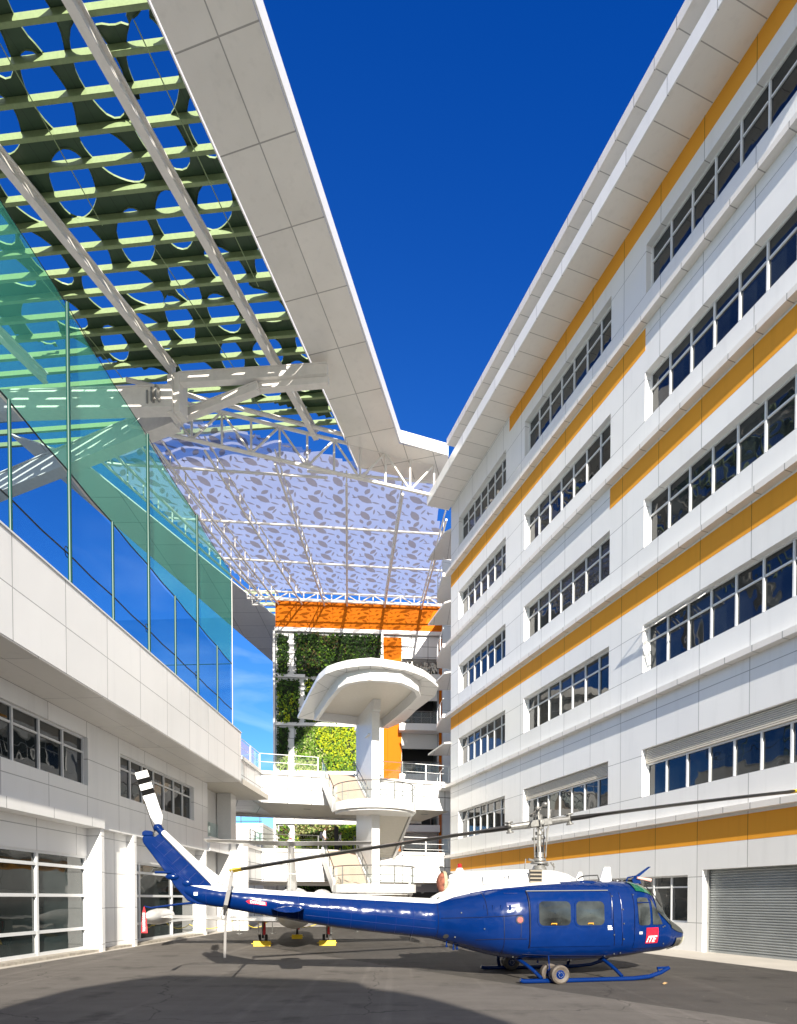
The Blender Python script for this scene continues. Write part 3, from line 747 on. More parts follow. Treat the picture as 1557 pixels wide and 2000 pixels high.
tbox('orange_panel', M['orange'], bb, X(857)+.01, -.03, 0, xr1+3.5, -.004, Z(1243))
tbox('lintel', M['white'], bb, -.1, -.32, Z(1239), xr1+3.5, -.065, Z(1232))
for v, ur in ((1325, 597), (1418, 694), (1511, 745), (1608, 745), (1702, 745)):
    tbox('plant_ledge', M['white'], bb, -.05, -.3, Z(v+3), X(ur), -.004, Z(v-3))
tbox('corner_fin', M['white'], bb, -.25, -.3, 0, -.06, .5, Z(1239))
tbox('corner_fin', M['white'], bb, X(744.5), -.3, 0, X(748.5), -.035, Z(1240))
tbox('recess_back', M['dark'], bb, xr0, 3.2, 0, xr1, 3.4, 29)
tbox('recess_side', M['grey'], bb, xr1-.12, .3, 0, xr1-.003, 3.2, Z(1284))
for k, (vs, vr) in enumerate(((1337, 1303), (1432, 1397), (1529, 1490), (1627, 1590), (1720, 1690))):
    zs = Z(vs, 820); q = MB(); q.box(xr0-.3, -1.0, zs, xr1-.003, 3.19, zs+.65); q.build('floor_slab', M['white'], bb)
    q = MB(); q.box(xr0+.01, .25, zs-1.45, xr1-.13, .4, zs-.004); q.build('spandrel', M['blind'] if k else M['white'], bb)
    q = MB(); zz = zs+.65
    for i in range(5): x_ = xr0+(xr1-xr0)*i/4.0; q.tube([(x_, -.9, zz), (x_, -.9, zz+1.15)], .03, 6)
    for dz in (.6, 1.15): q.tube([(xr0-.2, -.9, zz+dz), (xr1-.05, -.9, zz+dz)], .03, 6)
    q.build('balcony_rail', M['alu'], bb)
    if k in (1, 2): tbox('balcony_glass', M['railglass'], bb, xr0-.2, -.93, zz+.05, xr1-.05, -.91, zz+1.05)
# top balcony has a pierced white screen
q = MB(); zz = Z(1337, 820)+.65
random.seed(3)
for i in range(60):
    leaf_x = random.uniform(xr0, xr1-.4); zc = zz+random.uniform(.1, .9); L, w_, an = random.uniform(.3, .7), random.uniform(.06, .22), random.uniform(0, 3.1)
    c_, s_ = math.cos(an), math.sin(an); pr = [(-.5, 0), (0, .5), (.5, 0), (0, -.5)]
    q.xz([(leaf_x+a_*L*c_-b_*w_*s_, zc+a_*L*s_+b_*w_*c_) for a_, b_ in pr], -1.0, -.97)
q.build('leaf_screen', M['cream'], bb)

def leafmat(name, col, tr=.35):
    m, t, p = newmat(name); tc = N(t, 'ShaderNodeTexCoord'); n = N(t, 'ShaderNodeTexNoise'); n.inputs['Scale'].default_value = 2.5; n.inputs['Detail'].default_value = 4
    t.links.new(tc.outputs['Object'], n.inputs['Vector']); h = N(t, 'ShaderNodeHueSaturation'); h.inputs['Color'].default_value = (*col, 1)
    t.links.new(mth(t, 'MULTIPLY_ADD', n.outputs['Fac'], 1.4, .35), h.inputs['Value']); t.links.new(h.outputs[0], p.inputs['Base Color'])
    p.inputs['Roughness'].default_value = .55; p.inputs['Specular IOR Level'].default_value = .3
    tl = N(t, 'ShaderNodeBsdfTranslucent'); t.links.new(h.outputs[0], tl.inputs[0]); ms = N(t, 'ShaderNodeMixShader'); ms.inputs[0].default_value = tr
    o = t.nodes['Material Output']; t.links.new(p.outputs[0], ms.inputs[1]); t.links.new(tl.outputs[0], ms.inputs[2]); t.links.new(ms.outputs[0], o.inputs['Surface'])
    return m
LG = [leafmat('leaf_deep_green', (.018, .045, .010)), leafmat('leaf_mid_green', (.055, .12, .015)), leafmat('leaf_fresh_green', (.17, .30, .03)),
      leafmat('leaf_yellow_green', (.42, .48, .02)), leafmat('leaf_pale_cream', (.42, .46, .18)), leafmat('leaf_bronze', (.12, .09, .03))]
M['soil'] = mat('planter_felt', (.02, .022, .012), .9)
def living(u0, u1, v0, v1, wts, label, dens=85, size=.24, grp='planted panels on the end wall'):
    x0, x1 = X(u0), X(u1); z1, z0 = Z(v0, (u0+u1)/2), Z(v1, (u0+u1)/2)
    t = thing('living_wall', label, 'living wall', B0+bxv*x0+Vector((0, 0, z0)), BA, grp)
    w, h = x1-x0, z1-z0
    tbox('felt_backing', M['soil'], t, .04, -.06, .04, w-.04, -.034, h-.04)
    q = MB(); rnd = random.Random(int(u0*7+v0))
    ph = [rnd.uniform(0, 6) for _ in range(6)]
    for i in range(int(w*h*dens)):
        x, z = rnd.uniform(-.12, w+.12), rnd.uniform(-.05, h+.03)
        lump = .5+.5*math.sin(x*1.3+ph[0]+1.5*math.sin(z*.9+ph[1]))*math.sin(z*1.1+ph[2]+x*.4)
        y = -.08-.30*lump*rnd.random()-.1*rnd.random()
        s = size*rnd.uniform(.6, 1.3); a = rnd.uniform(0, 6.28); c_, s_ = math.cos(a), math.sin(a)
        ty, tz = rnd.uniform(-.7, .7), rnd.uniform(-.7, .7)
        pts = [(-.5, 0), (0, .3), (.5, 0), (0, -.3)]
        vs = [(x+(p*c_-r*s_)*s, y+(p*ty+r*tz)*s, z+(p*s_+r*c_)*s) for p, r in pts]
        mi = wts(x/w, z/h, lump, rnd)
        q.add(vs, [(0, 1, 2, 3)], mi)
    q.build('foliage', LG, t, fix=False)
    return t
def W_(a):      # weighted pick: a list of (material, weight)
    def f(x, z, l, r):
        tot = sum(w for _, w in a); k = r.random()*tot*(.65+.7*l)
        for i, w in a:
            k -= w
            if k <= 0: return i
        return a[-1][0]
    return f
dark = W_([(0, 5), (1, 2.5), (2, .4)]); darker = W_([(0, 4), (1, 3), (2, .9), (5, .3)])
def mixrow2(x, z, l, r):
    if z > .72: return r.choice([0, 0, 1, 1])
    if z < .28 and x < .6 and l > .45: return r.choice([3, 3, 2, 1])
    return r.choice([0, 1, 1, 2, 2, 3]) if z > .2 else r.choice([0, 0, 1])
def bright(x, z, l, r):
    if x < .13 and z > .5: return r.choice([0, 1, 1])
    if z < .24 and x < .35: return r.choice([4, 4, 2])
    if x > .42+.25*z*0+.12*math.sin(z*6): return r.choice([3, 3, 3, 2, 1]) if z > .35 else r.choice([2, 2, 1, 3])
    return r.choice([2, 2, 4, 1])
living(544, 563, 1241, 1321, dark, 'narrow dark green planted strip, topmost at the left edge of the end wall')
living(579, 744, 1241, 1323, darker, 'large dark green planted panel under the orange band')
living(544, 584, 1329, 1414, mixrow2, 'planted panel turning yellow at its foot, left of the round canopy')
living(598, 690, 1329, 1414, W_([(0, 2), (1, 3), (3, 1.5)]), 'dark planted panel mostly hidden behind the round canopy', grp='planted panels on the end wall')
living(544, 563, 1422, 1508, lambda x, z, l, r: r.choice([0, 0, 1]) if z > .35 else r.choice([4, 4, 2]), 'narrow planted strip with pale foot beside the lit panel')
living(579, 694, 1422, 1508, bright, 'bright lime green planted panel left of the stair column', dens=120)
living(544, 563, 1612, 1700, W_([(5, 2), (1, 2), (2, 2)]), 'narrow planted strip seen between the two footbridges')
living(579, 744, 1612, 1700, lambda x, z, l, r: r.choice([5, 5, 1, 4]) if z > .7 and x < .5 else r.choice([2, 2, 1, 3]), 'bronze and green planted panel behind the two people', dens=120)
living(560, 744, 1712, 1750, dark, 'dark planted panel under the lower footbridge', dens=60)

# white block left of the end wall, with glass rail on top
fb = thing('terrace_block', 'low white terrace block with glass balustrade left of the planted wall', 'building', (-17.5, 52, 0))
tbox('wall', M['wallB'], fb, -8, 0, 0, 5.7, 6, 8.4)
q = MB()
for i in range(9): q.tube([(-7.8+1.65*i, .1, 8.4), (-7.8+1.65*i, .1, 9.6)], .035, 6)
for z in (8.6, 9.5): q.tube([(-8, .1, z), (5.6, .1, z)], .03, 6)
q.build('balustrade', M['alu'], fb); tbox('balustrade_glass', M['railglass'], fb, -8, .12, 7.95, 5.6, .14, 9.4)
q = MB()
for i in range(5): q.box(-6+2.4*i, -.03, 3.6, -4+2.4*i, -.003, 5.6)
q.build('window', M['glass'], fb)

# ================================================================ FOOTBRIDGES
BRA = math.atan2(.32, 1)
def rail(parent, pts, z, h=1.12, n=6, glass=True, bars=(), name='railing', m='frame', hr=.026, pr=.036, every=1):
    """posts, handrail and glass along a list of local points"""
    q = MB(); P = []
    for a_, b_ in zip(pts[:-1], pts[1:]):
        a_, b_ = Vector((*a_, z)), Vector((*b_, z)); k = max(1, round((b_-a_).length/1.7))
        for i in range(k): P.append(a_.lerp(b_, i/k))
    P.append(Vector((*pts[-1], z)))
    for p in (P[::every] if every > 1 else P): q.box(p.x-pr, p.y-pr, z, p.x+pr, p.y+pr, z+h)
    q.tube([Vector((*p, z+h)) for p in pts], hr, 8)
    for bz in bars: q.tube([Vector((*p, z+bz)) for p in pts], .018, 5)
    r_ = q.build(name, M[m], parent)
    if glass:
        g = MB()
        for a_, b_ in zip(pts[:-1], pts[1:]): g.add([(*a_, z+.08), (*b_, z+.08), (*b_, z+h-.1), (*a_, z+h-.1)], [(0, 1, 2, 3)])
        g.build('glass_panel', M['railglass'], r_, fix=False)
    return r_
def bridge(z0, z1, label, upper):
    t = thing('footbridge', label, 'footbridge', (-8.95, 39.0, 0), BRA)
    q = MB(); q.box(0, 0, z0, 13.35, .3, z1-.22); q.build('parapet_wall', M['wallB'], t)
    q = MB(); q.box(-.05, -.12, z1-.216, 13.3, .35, z1); q.build('coping', M['white'], t)
    tbox('deck', M['cream'], t, -8, .31, z0+.02, 13.35, 6.2, z0+.3)
    q = MB()
    for i in range(14): q.box(-7.35+1.55*i, 6.0, z0-.1, -7.3+1.55*i, 6.21, z0+.35)
    q.box(-8, 6.22, z0-.15, 13.35, 6.4, z1-.6); q.build('far_edge', M['white'], t)
    # return towards the left building (own axes still)
    c_, s_ = math.cos(-BRA), math.sin(-BRA)
    def L(x, y): x, y = x+8.95, y-39.0; return (x*c_-y*s_, x*s_+y*c_)
    q = MB(); q.prism([L(-8.96, 38.98), L(-9.2, 34.9), L(-9.75, 34.9), L(-9.3, 39.6)], z0, z1-.22); q.prism([L(-9.35, 35.1), L(-11.5, 33.0), L(-16, 39.5), L(-9.6, 45)], z0+.01, z0+.3); q.build('side_wall', M['wallB'], t)
    q = MB(); q.prism([L(-8.88, 39.0), L(-9.1, 34.86), L(-9.8, 34.86), L(-9.4, 39.1)], z1-.215, z1); q.build('side_coping', M['white'], t)
    if upper:
        rail(t, [L(-9.35, 35.3), L(-9.08, 39.1), (3.75, .1)], z1, 1.15, bars=(.62,))
        rail(t, [(7.9, .1), (13.25, .1)], z1, 1.2, bars=(.62,))
    else:
        rail(t, [L(-9.08, 36.5), L(-9.08, 39.1), (3.75, .1)], z1-.2, 1.15, glass=False, bars=(.3, .6, .85), m='alu')
        rail(t, [(7.9, .1), (13.25, .1)], z1-.2, 1.25, bars=(.4, .8), m='frame')
        rail(t, [(0, 5.9), (13.2, 5.9)], z1-.6, 1.1, glass=False, bars=(.3, .6, .85), m='alu', name='rear_railing')
    q = MB()
    for x_ in (3.1, 5.2, 9.8, 11.9): q.box(x_, 2.2, z0+.002, x_+.5, 2.35, z0+.018)
    q.build('ceiling_grille', M['grey'], t)
    return t
bridge(8.16, 10.2, 'upper white footbridge with glass railing crossing the courtyard', True)
bridge(3.0, 5.15, 'lower white footbridge with metal bar railing, two people on it', False)
q = MB()
# open ground behind the bridges: service wall
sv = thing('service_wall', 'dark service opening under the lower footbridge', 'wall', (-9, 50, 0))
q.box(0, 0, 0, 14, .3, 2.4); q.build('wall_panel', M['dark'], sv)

# ================================================================ STAIR TOWER
st_ = thing('stair_tower', 'white stair tower with round landings and wide shell-shaped canopy', 'tower', (-1.65, 37, 0), BRA)
def T(p):
    x, y = p.x+1.65, p.y-37.0; c_, s_ = math.cos(-BRA), math.sin(-BRA); return (x*c_-y*s_, x*s_+y*c_)
tbox('column', M['white'], st_, 0, 0, 0, .5, 4.1, 14.1)
q = MB(); q.box(.02, -.0, 13.4, .48, -.35, 14.1); q.build('corbel', M['white'], st_)
zc = 14.2
O = [(458,820),(530,680),(580,590),(635,540),(700,517),(770,500),(845,490),(920,485),(985,490),(1050,500),(1145,515),(1210,537),(1265,560),(1310,590),(1350,625),(1330,680),(1210,770),(1140,840),(1030,885)]
I = [(565,835),(655,700),(715,630),(770,600),(845,586),(920,578),(1020,584),(1115,595),(1175,620),(1225,650),(1240,685),(1200,730),(1100,815),(1010,885)]
Op = [T(onZ(440+x/3.244, 1150+y/3.244, zc)) for x, y in O]; Ip = [T(onZ(440+x/3.244, 1150+y/3.244, zc-.6)) for x, y in I]
q = MB(); q.prism(Op, zc, zc+.16); q.build('canopy_brim', M['white'], st_)
q = MB(); q.prism([(x*.97+.02, y*.97+.1) for x, y in Op], zc+.165, zc+.5); q.build('canopy_roof', M['white'], st_)
cx_, cy_ = sum(p[0] for p in Ip)/len(Ip), sum(p[1] for p in Ip)/len(Ip)
def inset(P, k, dz):
    out = []
    n = len(P)
    for i in range(n):
        a_, b_, c_ = Vector(P[i-1]), Vector(P[i]), Vector(P[(i+1) % n])
        n1 = Vector((-(b_-a_).y, (b_-a_).x)).normalized(); n2 = Vector((-(c_-b_).y, (c_-b_).x)).normalized(); m_ = (n1+n2)
        m_ = m_/max(.5, m_.length_squared)*2 if m_.length > .1 else n1
        s_ = 1 if (Vector((cx_, cy_))-b_).dot(m_) > 0 else -1
        out.append((b_.x+m_.x*k*s_*.5*1, b_.y+m_.y*k*s_*.5*1, dz))
    return out
rings = [[(x, y, zc) for x, y in Ip], [(x, y, zc-.6) for x, y in Ip], inset(Ip, .45, zc-.62), inset(Ip, .75, zc-.12)]
q = MB(); q.loft(rings, cap=False); q.build('canopy_ring', M['white'], st_)
q = MB(); q.prism([(p[0], p[1]) for p in inset(Ip, .74, 0)], zc-.11, zc-.02); q.build('canopy_ceiling', M['cream'], st_)
q = MB()
for i in range(0, len(Op)-1):
    x, y = Op[i]; j = min(range(len(Ip)), key=lambda k: (Ip[k][0]-x)**2+(Ip[k][1]-y)**2)
    q.beam((x, y, zc-.004), (Ip[j][0], Ip[j][1], zc-.004), .03, .006)
q.build('panel_joint', M['grey'], st_)
def landing(z, ztop_f, zlow_f):
    C = (.25, .35); Rr = 2.62
    arc = [(C[0]+Rr*math.cos(a_), C[1]+Rr*math.sin(a_)) for a_ in [R(180+180*i/14) for i in range(15)]]
    pts = [(C[0]-Rr, C[1]+.3)]+arc+[(C[0]+Rr, C[1]+.3)]
    q = MB(); q.prism(pts, z-.5, z); q.prism([(x*.93+.02, y*.93+.03) for x, y in pts], z-.62, z-.504); q.build('landing', M['white'], st_)
    rail(st_, [(x*.965+.01, y*.965+.01) for x, y in pts], z, 1.1, bars=(.55,), name='landing_railing', m='alu', pr=.028, hr=.03, every=3)
    n = 15; y0, y1 = 4.13, .62
    # flight up to the footbridge on the left of the column
    q = MB()
    for i in range(n):
        a_ = i/n; b_ = (i+1)/n; ya, yb = y1+(y0-y1)*a_, y1+(y0-y1)*b_; zb = z+(ztop_f-z)*b_
        q.box(-2.15, ya, zb-.42, -.12, yb, zb)
    q.build('stair_flight', M['ramp'], st_)
    for x_ in (-2.32, -.115):
        q = MB(); q.beam((x_, y1-.2, z-.1), (x_, y0+.2, ztop_f-.1), .1 if x_ > -1 else .16, .75); q.build('stringer', M['white'], st_)
    q = MB()
    for x_ in (-2.32, -.14):
        q.tube([(x_, y1-.2, z+1.05), (x_, y0+.1, ztop_f+1.05)], .03, 6)
        for i in range(4):
            f_ = i/3; q.tube([(x_, y1+(y0-y1)*f_, z+(ztop_f-z)*f_), (x_, y1+(y0-y1)*f_, z+(ztop_f-z)*f_+1.05)], .028, 6)
    q.build('stair_handrail', M['alu'], st_)
    g = MB(); x_ = -2.32; g.add([(x_, y1, z+.3), (x_, y0, ztop_f+.3), (x_, y0, ztop_f+.95), (x_, y1, z+.95)], [(0, 1, 2, 3)]); g.build('stair_glass', M['railglass'], st_, fix=False)
    # flight down behind, right of the column
    q = MB()
    for i in range(n):
        a_ = i/n; b_ = (i+1)/n; ya, yb = y1+(y0-y1)*a_, y1+(y0-y1)*b_; zb = z-(z-zlow_f)*b_
        q.box(.62, ya, zb-.3, 2.55, yb, zb+.01)
    q.beam((1.58, y1-.4, z-.42), (1.58, y0+.2, zlow_f-.38), 1.9, .2); q.build('stair_flight', M['cream'], st_)
    for x_ in (2.66,):
        q = MB(); q.beam((x_, y1-.3, z-.2), (x_, y0+.2, zlow_f-.2), .16, .8); q.build('stringer', M['white'], st_)
landing(7.69, 10.2, 5.1); landing(2.72, 5.1, .25)
for z in (3.3, 5.6, 8.9, 11.2): tbox('wall_light', M['frame'], st_, .12, -.05, z, .32, -.003, z+.12)
for z in (12.1, 7.1): tbox('wall_light', M['frame'], st_, -.14, .5, z, -.003, 1.3, z+.1)

# ================================================================ PEOPLE on the lower footbridge
def person(loc, rz, label, h=1.72, stride=.28, pack=True):
    k = h/1.72
    J = [(0,0,.93),(0,0,1.15),(0,.02,1.38),(0,.03,1.50),(0,.06,1.60),(0,.05,1.69),
         (.09,0,.90),(.10,stride*.6,.50),(.10,stride*.55,.09),(.10,stride*.55+.16,.04),
         (-.09,0,.90),(-.10,-stride*.3,.50),(-.10,-stride,.12),(-.10,-stride+.14,.04),
         (.17,.02,1.40),(.22,-.06,1.14),(.22,.10,.93),(.22,.14,.84),(-.17,.02,1.40),(-.22,.04,1.14),(-.22,.22,.98),(-.22,.27,.90)]
    E_ = [(0,1),(1,2),(2,3),(3,4),(4,5),(0,6),(6,7),(7,8),(8,9),(0,10),(10,11),(11,12),(12,13),(2,14),(14,15),(15,16),(16,17),(2,18),(18,19),(19,20),(20,21)]
    Rr = [.14,.13,.15,.06,.10,.085,.10,.065,.045,.035,.10,.065,.045,.035,.06,.045,.035,.03,.06,.045,.035,.03]
    me = bpy.data.meshes.new('person'); me.from_pydata([(x*k, y*k, z*k) for x, y, z in J], E_, [])
    o = bpy.data.objects.new('person', me); COL.objects.link(o)
    sk = o.modifiers.new('skin', 'SKIN'); sk.use_smooth_shade = True; me.skin_vertices.new() if not me.skin_vertices else None
    for i, r_ in enumerate(Rr): me.skin_vertices[0].data[i].radius = (r_*k, r_*k*(.8 if i in (0,1,2) else 1))
    me.skin_vertices[0].data[0].use_root = True
    sb = o.modifiers.new('sub', 'SUBSURF'); sb.levels = 2; sb.render_levels = 2
    dg = bpy.context.evaluated_depsgraph_get(); me2 = bpy.data.meshes.new_from_object(o.evaluated_get(dg))
    bpy.data.objects.remove(o); o = bpy.data.objects.new('person', me2); COL.objects.link(o)
    me2.materials.clear()
    for mm in ('skin_', 'shirt_', 'trouser_', 'hair_', 'shoe_'): me2.materials.append(M[mm])
    for p in me2.polygons:
        c_ = p.center/k; mi = 0
        if c_.z > .88 and c_.z < 1.49 and not (abs(c_.x) > .19 and c_.z < 1.16): mi = 1
        elif c_.z <= .88 and abs(c_.x) < .19 or c_.z < .7: mi = 2
        if c_.z > 1.62 or (c_.z > 1.53 and c_.y < .03): mi = 3
        if c_.z < .09: mi = 4
        p.material_index = mi; p.use_smooth = True
    o.location = loc; o.rotation_euler = (0, 0, rz); tag(o, label, 'person', 'people on the lower footbridge')
    return o
M['skin_'] = mat('skin', (.35, .19, .12), .5); M['shirt_'] = mat('white_shirt', (.75, .75, .74), .8); M['trouser_'] = mat('dark_trousers', (.02, .02, .03), .8)
M['hair_'] = mat('black_hair', (.008, .007, .006), .5); M['shoe_'] = mat('black_shoes', (.01, .01, .01), .4)
p1 = onY(634, 1640, 41.6); p2 = onY(664, 1640, 42.6)
person((p1.x, 41.6, 5.05), R(-95), 'person in white shirt and dark trousers walking, left of the black post', 1.76)
person((p2.x, 42.6, 5.0), R(-80), 'shorter person in white shirt walking right of the black post', 1.62, .2)
q = MB(); q.box(-.16, -.05, -.22, .16, .13, .24); q.box(-.12, -.13, -.18, .12, -.04, .05)
o = q.build('backpack', M['trouser_'], bevel=.04); o.location = (p1.x-.24, 41.6, 6.25); o.rotation_euler = (0, 0, R(-95)); tag(o, 'black backpack worn by the person left of the black post', 'backpack')
q = MB(); q.box(-.14, -.12, 0, .14, .12, 1.95); q.box(-.17, -.15, .6, .17, .15, .9); q.box(-.25, -.2, 0, .25, .2, .05)
o = q.build('display_post', M['dark'], bevel=.02); pp = onY(657, 1640, 42.2); o.location = (pp.x, 42.2, 5.0); tag(o, 'tall black post standing between two people', 'post')

# ================================================================ HELICOPTER (x to the nose, y to its left, away from the camera)
HL, HA = Vector((3.4, 14.4, 0)), R(11)
he = thing('helicopter', 'glossy dark blue and white utility helicopter on skids in the courtyard', 'helicopter', HL, HA)
def heliblue():
    m, t, p = newmat('helicopter_blue'); tc = N(t, 'ShaderNodeTexCoord')
    n = N(t, 'ShaderNodeTexNoise'); n.inputs['Scale'].default_value = 1.3; n.inputs['Detail'].default_value = 7; n.inputs['Roughness'].default_value = .7; t.links.new(tc.outputs['Object'], n.inputs['Vector'])
    h = N(t, 'ShaderNodeHueSaturation'); h.inputs['Color'].default_value = (.0008, .016, .098, 1); t.links.new(mth(t, 'MULTIPLY_ADD', n.outputs['Fac'], .5, .75), h.inputs['Value']); t.links.new(h.outputs[0], p.inputs['Base Color'])
    t.links.new(mth(t, 'MULTIPLY_ADD', n.outputs['Fac'], .2, .06), p.inputs['Roughness']); p.inputs['Specular IOR Level'].default_value = .3
    # skin ripples between frames
    w = N(t, 'ShaderNodeTexNoise'); w.inputs['Scale'].default_value = 2.2; w.inputs['Detail'].default_value = 2; t.links.new(tc.outputs['Object'], w.inputs['Vector'])
    b = N(t, 'ShaderNodeBump'); b.inputs['Strength'].default_value = .5; b.inputs['Distance'].default_value = .07; t.links.new(w.outputs['Fac'], b.inputs['Height'])
    w2 = N(t, 'ShaderNodeTexNoise'); w2.inputs['Scale'].default_value = 60; t.links.new(tc.outputs['Object'], w2.inputs['Vector'])
    b2 = N(t, 'ShaderNodeBump'); b2.inputs['Strength'].default_value = .05; b2.inputs['Distance'].default_value = .01; t.links.new(w2.outputs['Fac'], b2.inputs['Height']); t.links.new(b.outputs[0], b2.inputs['Normal'])
    t.links.new(b2.outputs[0], p.inputs['Normal']); return m
M['blue'] = heliblue()
M['hwhite'] = mat('helicopter_white', (.76, .75, .72), .28, noise=.08, nscale=2, coat=.2)
M['hgrey'] = mat('nose_grey', (.055, .058, .052), .35, noise=.15)
M['hglass'] = mat('dusty_cabin_glass', (.034, .040, .040), .05, noise=.85, nscale=1.7, spec=.6, nrough=.1)
M['hglassd'] = mat('dark_cockpit_glass', (.045, .052, .052), .03, noise=.75, nscale=2.4, spec=.6)
M['chin'] = mat('chin_glass', (.09, .085, .07), .08, noise=.4, nscale=4, spec=.6)
M['seam'] = mat('panel_seam', (.001, .002, .02), .5)
M['rivet'] = mat('rivet_line', (.006, .018, .13), .3)
M['black'] = mat('blade_black', (.014, .013, .012), .35, noise=.3, nscale=4)
M['stripe'] = mat('stripe_black', (.004, .004, .004), .8, spec=.1)
M['blade'] = mat('blade_grey', (.07, .065, .06), .35, noise=.2)
M['steel'] = mat('rotor_steel', (.24, .235, .22), .38, metal=.55, noise=.3, nscale=14)
M['redp'] = mat('red_paint', (.72, .01, .03), .3, coat=.3)
M['letter'] = mat('white_lettering', (.8, .8, .8), .4)
M['cloth'] = mat('strap_webbing', (.22, .21, .20), .8)
M['canvas'] = mat('engine_cover_canvas', (.30, .10, .06), .8, noise=.6, nscale=9)
M['canvas2'] = mat('engine_cover_rim', (.36, .31, .2), .8, noise=.3)
M['handle'] = mat('orange_handle', (.75, .33, .03), .4)
# stations: x, z bottom, z top, half width, z of widest line, corner power
ST = [(3.78,.90,1.02,.04,.95,2),(3.71,.77,1.12,.27,.96,2.1),(3.56,.68,1.21,.45,.98,2.2),(3.3,.615,1.345,.64,1.0,2.3),(3.08,.58,1.455,.79,1.04,2.5),(2.94,.565,1.53,.87,1.08,2.7),
      (2.72,.55,1.83,.95,1.14,2.9),(2.47,.53,2.12,1.04,1.2,3.0),(2.3,.515,2.215,1.10,1.24,3.2),(2.05,.49,2.27,1.19,1.27,3.3),(1.8,.46,2.29,1.26,1.28,3.3),(1.0,.41,2.30,1.30,1.3,3.4),(0,.40,2.28,1.30,1.3,3.4),(-.8,.45,2.24,1.28,1.3,3.2),
      (-1.3,.53,2.16,1.20,1.3,3.0),(-1.8,.66,2.06,1.03,1.3,2.7),(-2.3,.82,1.96,.76,1.33,2.4),(-2.65,.92,1.875,.52,1.37,2.2),
      (-2.9,.955,1.88,.47,1.4,2.1),(-4.85,1.20,1.975,.37,1.57,2),(-6.25,1.45,2.05,.29,1.74,2),(-7.3,1.65,2.13,.22,1.88,2),(-7.85,1.76,2.17,.17,1.95,2),(-8.15,1.95,2.17,.10,2.05,2)]
def hst(x):
    if x >= ST[0][0]: return ST[0][1:]
    for k in range(len(ST)-1):
        if ST[k][0] >= x >= ST[k+1][0]:
            f = (ST[k][0]-x)/(ST[k][0]-ST[k+1][0]); p0 = ST[max(0, k-1)]; p1, p2 = ST[k], ST[k+1]; p3 = ST[min(len(ST)-1, k+2)]
            out = []
            for j in range(1, 6):
                h = p1[0]-p2[0]; m1 = (p0[j]-p2[j])/(p0[0]-p2[0])*-h if p0 is not p1 else (p2[j]-p1[j]); m2 = (p1[j]-p3[j])/(p1[0]-p3[0])*-h if p3 is not p2 else (p2[j]-p1[j])
                out.append((2*f**3-3*f**2+1)*p1[j]+(f**3-2*f**2+f)*m1+(-2*f**3+3*f**2)*p2[j]+(f**3-f**2)*m2)
            return tuple(out)
    return ST[-1][1:]
def hp(x, a, off=0):       # a: 0 = right side (-y), 90 = top, -90 = bottom, 180 = left side
    zb, zt, w, zm, n = hst(x); c, s = math.cos(R(a)), math.sin(R(a)); e = 2/n
    y = -(w+off)*math.copysign(abs(c)**e, c); h = (zt-zm) if s > 0 else (zm-zb)
    return (x, y, zm+(h+off)*math.copysign(abs(s)**e, s))
def hy(x, z, off=0):       # near-side skin at x, z
    zb, zt, w, zm, n = hst(x); h = (zt-zm) if z > zm else (zm-zb); f = min(1, abs(z-zm)/h); return -(w*(1-f**n)**(1/n)+off)
def bz(x):                 # height where blue meets white
    P = [(.95,2.262),(-.55,2.16),(-1.5,2.07),(-2.2,1.925),(-2.65,1.75),(-5.34,1.89),(-7.45,2.02),(-8.3,2.2)]
    for (x0, z0), (x1, z1) in zip(P[:-1], P[1:]):
        if x <= x0 and x >= x1: return z0+(z1-z0)*(x-x0)/(x1-x0)
    return 9
xs = []
x = 3.78
while x > -8.15: xs.append(x); x -= .04 if x > 2.3 else .12
xs.append(-8.15)
q = MB(); rings = []
for x in xs:
    zb, zt, w, zm, n = hst(x); b = bz(x); ring = []
    if b < zt-.01 and b > zm:      # put a ring vertex right on the paint line
        f = (b-zm)/(zt-zm); sa = math.degrees(math.asin(min(1, f**(n/2))))
    else: sa = 55
    for i in range(12): ring.append(hp(x, -90+(90+sa)*i/12))
    for i in range(12): ring.append(hp(x, sa+(180-2*sa)*i/12))
    for i in range(12): ring.append(hp(x, 180-sa+(90+sa)*i/12))
    rings.append(ring)
q.loft(rings, 0, True, mf=lambda i, k: 1 if (12 <= k < 24 and xs[i] < .2) else 0)
hull = q.build('fuselage', [M['blue'], M['hwhite']], he, smooth=True)
def patch(name, fn, nu, nv, m, parent=he, thick=0):
    q = MB(); vs = [fn(i/nu, j/nv) for i in range(nu+1) for j in range(nv+1)]
    q.add(vs, [(i*(nv+1)+j, (i+1)*(nv+1)+j, (i+1)*(nv+1)+j+1, i*(nv+1)+j+1) for i in range(nu) for j in range(nv)])
    return q.build(name, m, parent, smooth=True)
def quadpatch(name, C, m, off, parent=he, rnd=0, side=-1, nu=10, nv=8):
    """C: four (x,z) corners ll, lr, ur, ul; laid on the skin, corners rounded"""
    def fn(u, v):
        if rnd:       # squeeze square to rounded square
            a, b = 2*u-1, 2*v-1; k = rnd
            a2 = a*(1-k*(b*b)**2*.5*(abs(a))); b2 = b*(1-k*(a*a)**2*.5*(abs(b))); u, v = (a2+1)/2, (b2+1)/2
        x = (C[0][0]*(1-u)+C[1][0]*u)*(1-v)+(C[3][0]*(1-u)+C[2][0]*u)*v; z = (C[0][1]*(1-u)+C[1][1]*u)*(1-v)+(C[3][1]*(1-u)+C[2][1]*u)*v
        return (x, hy(x, z, off)*(-side), z)
    return patch(name, fn, nu, nv, m, parent)
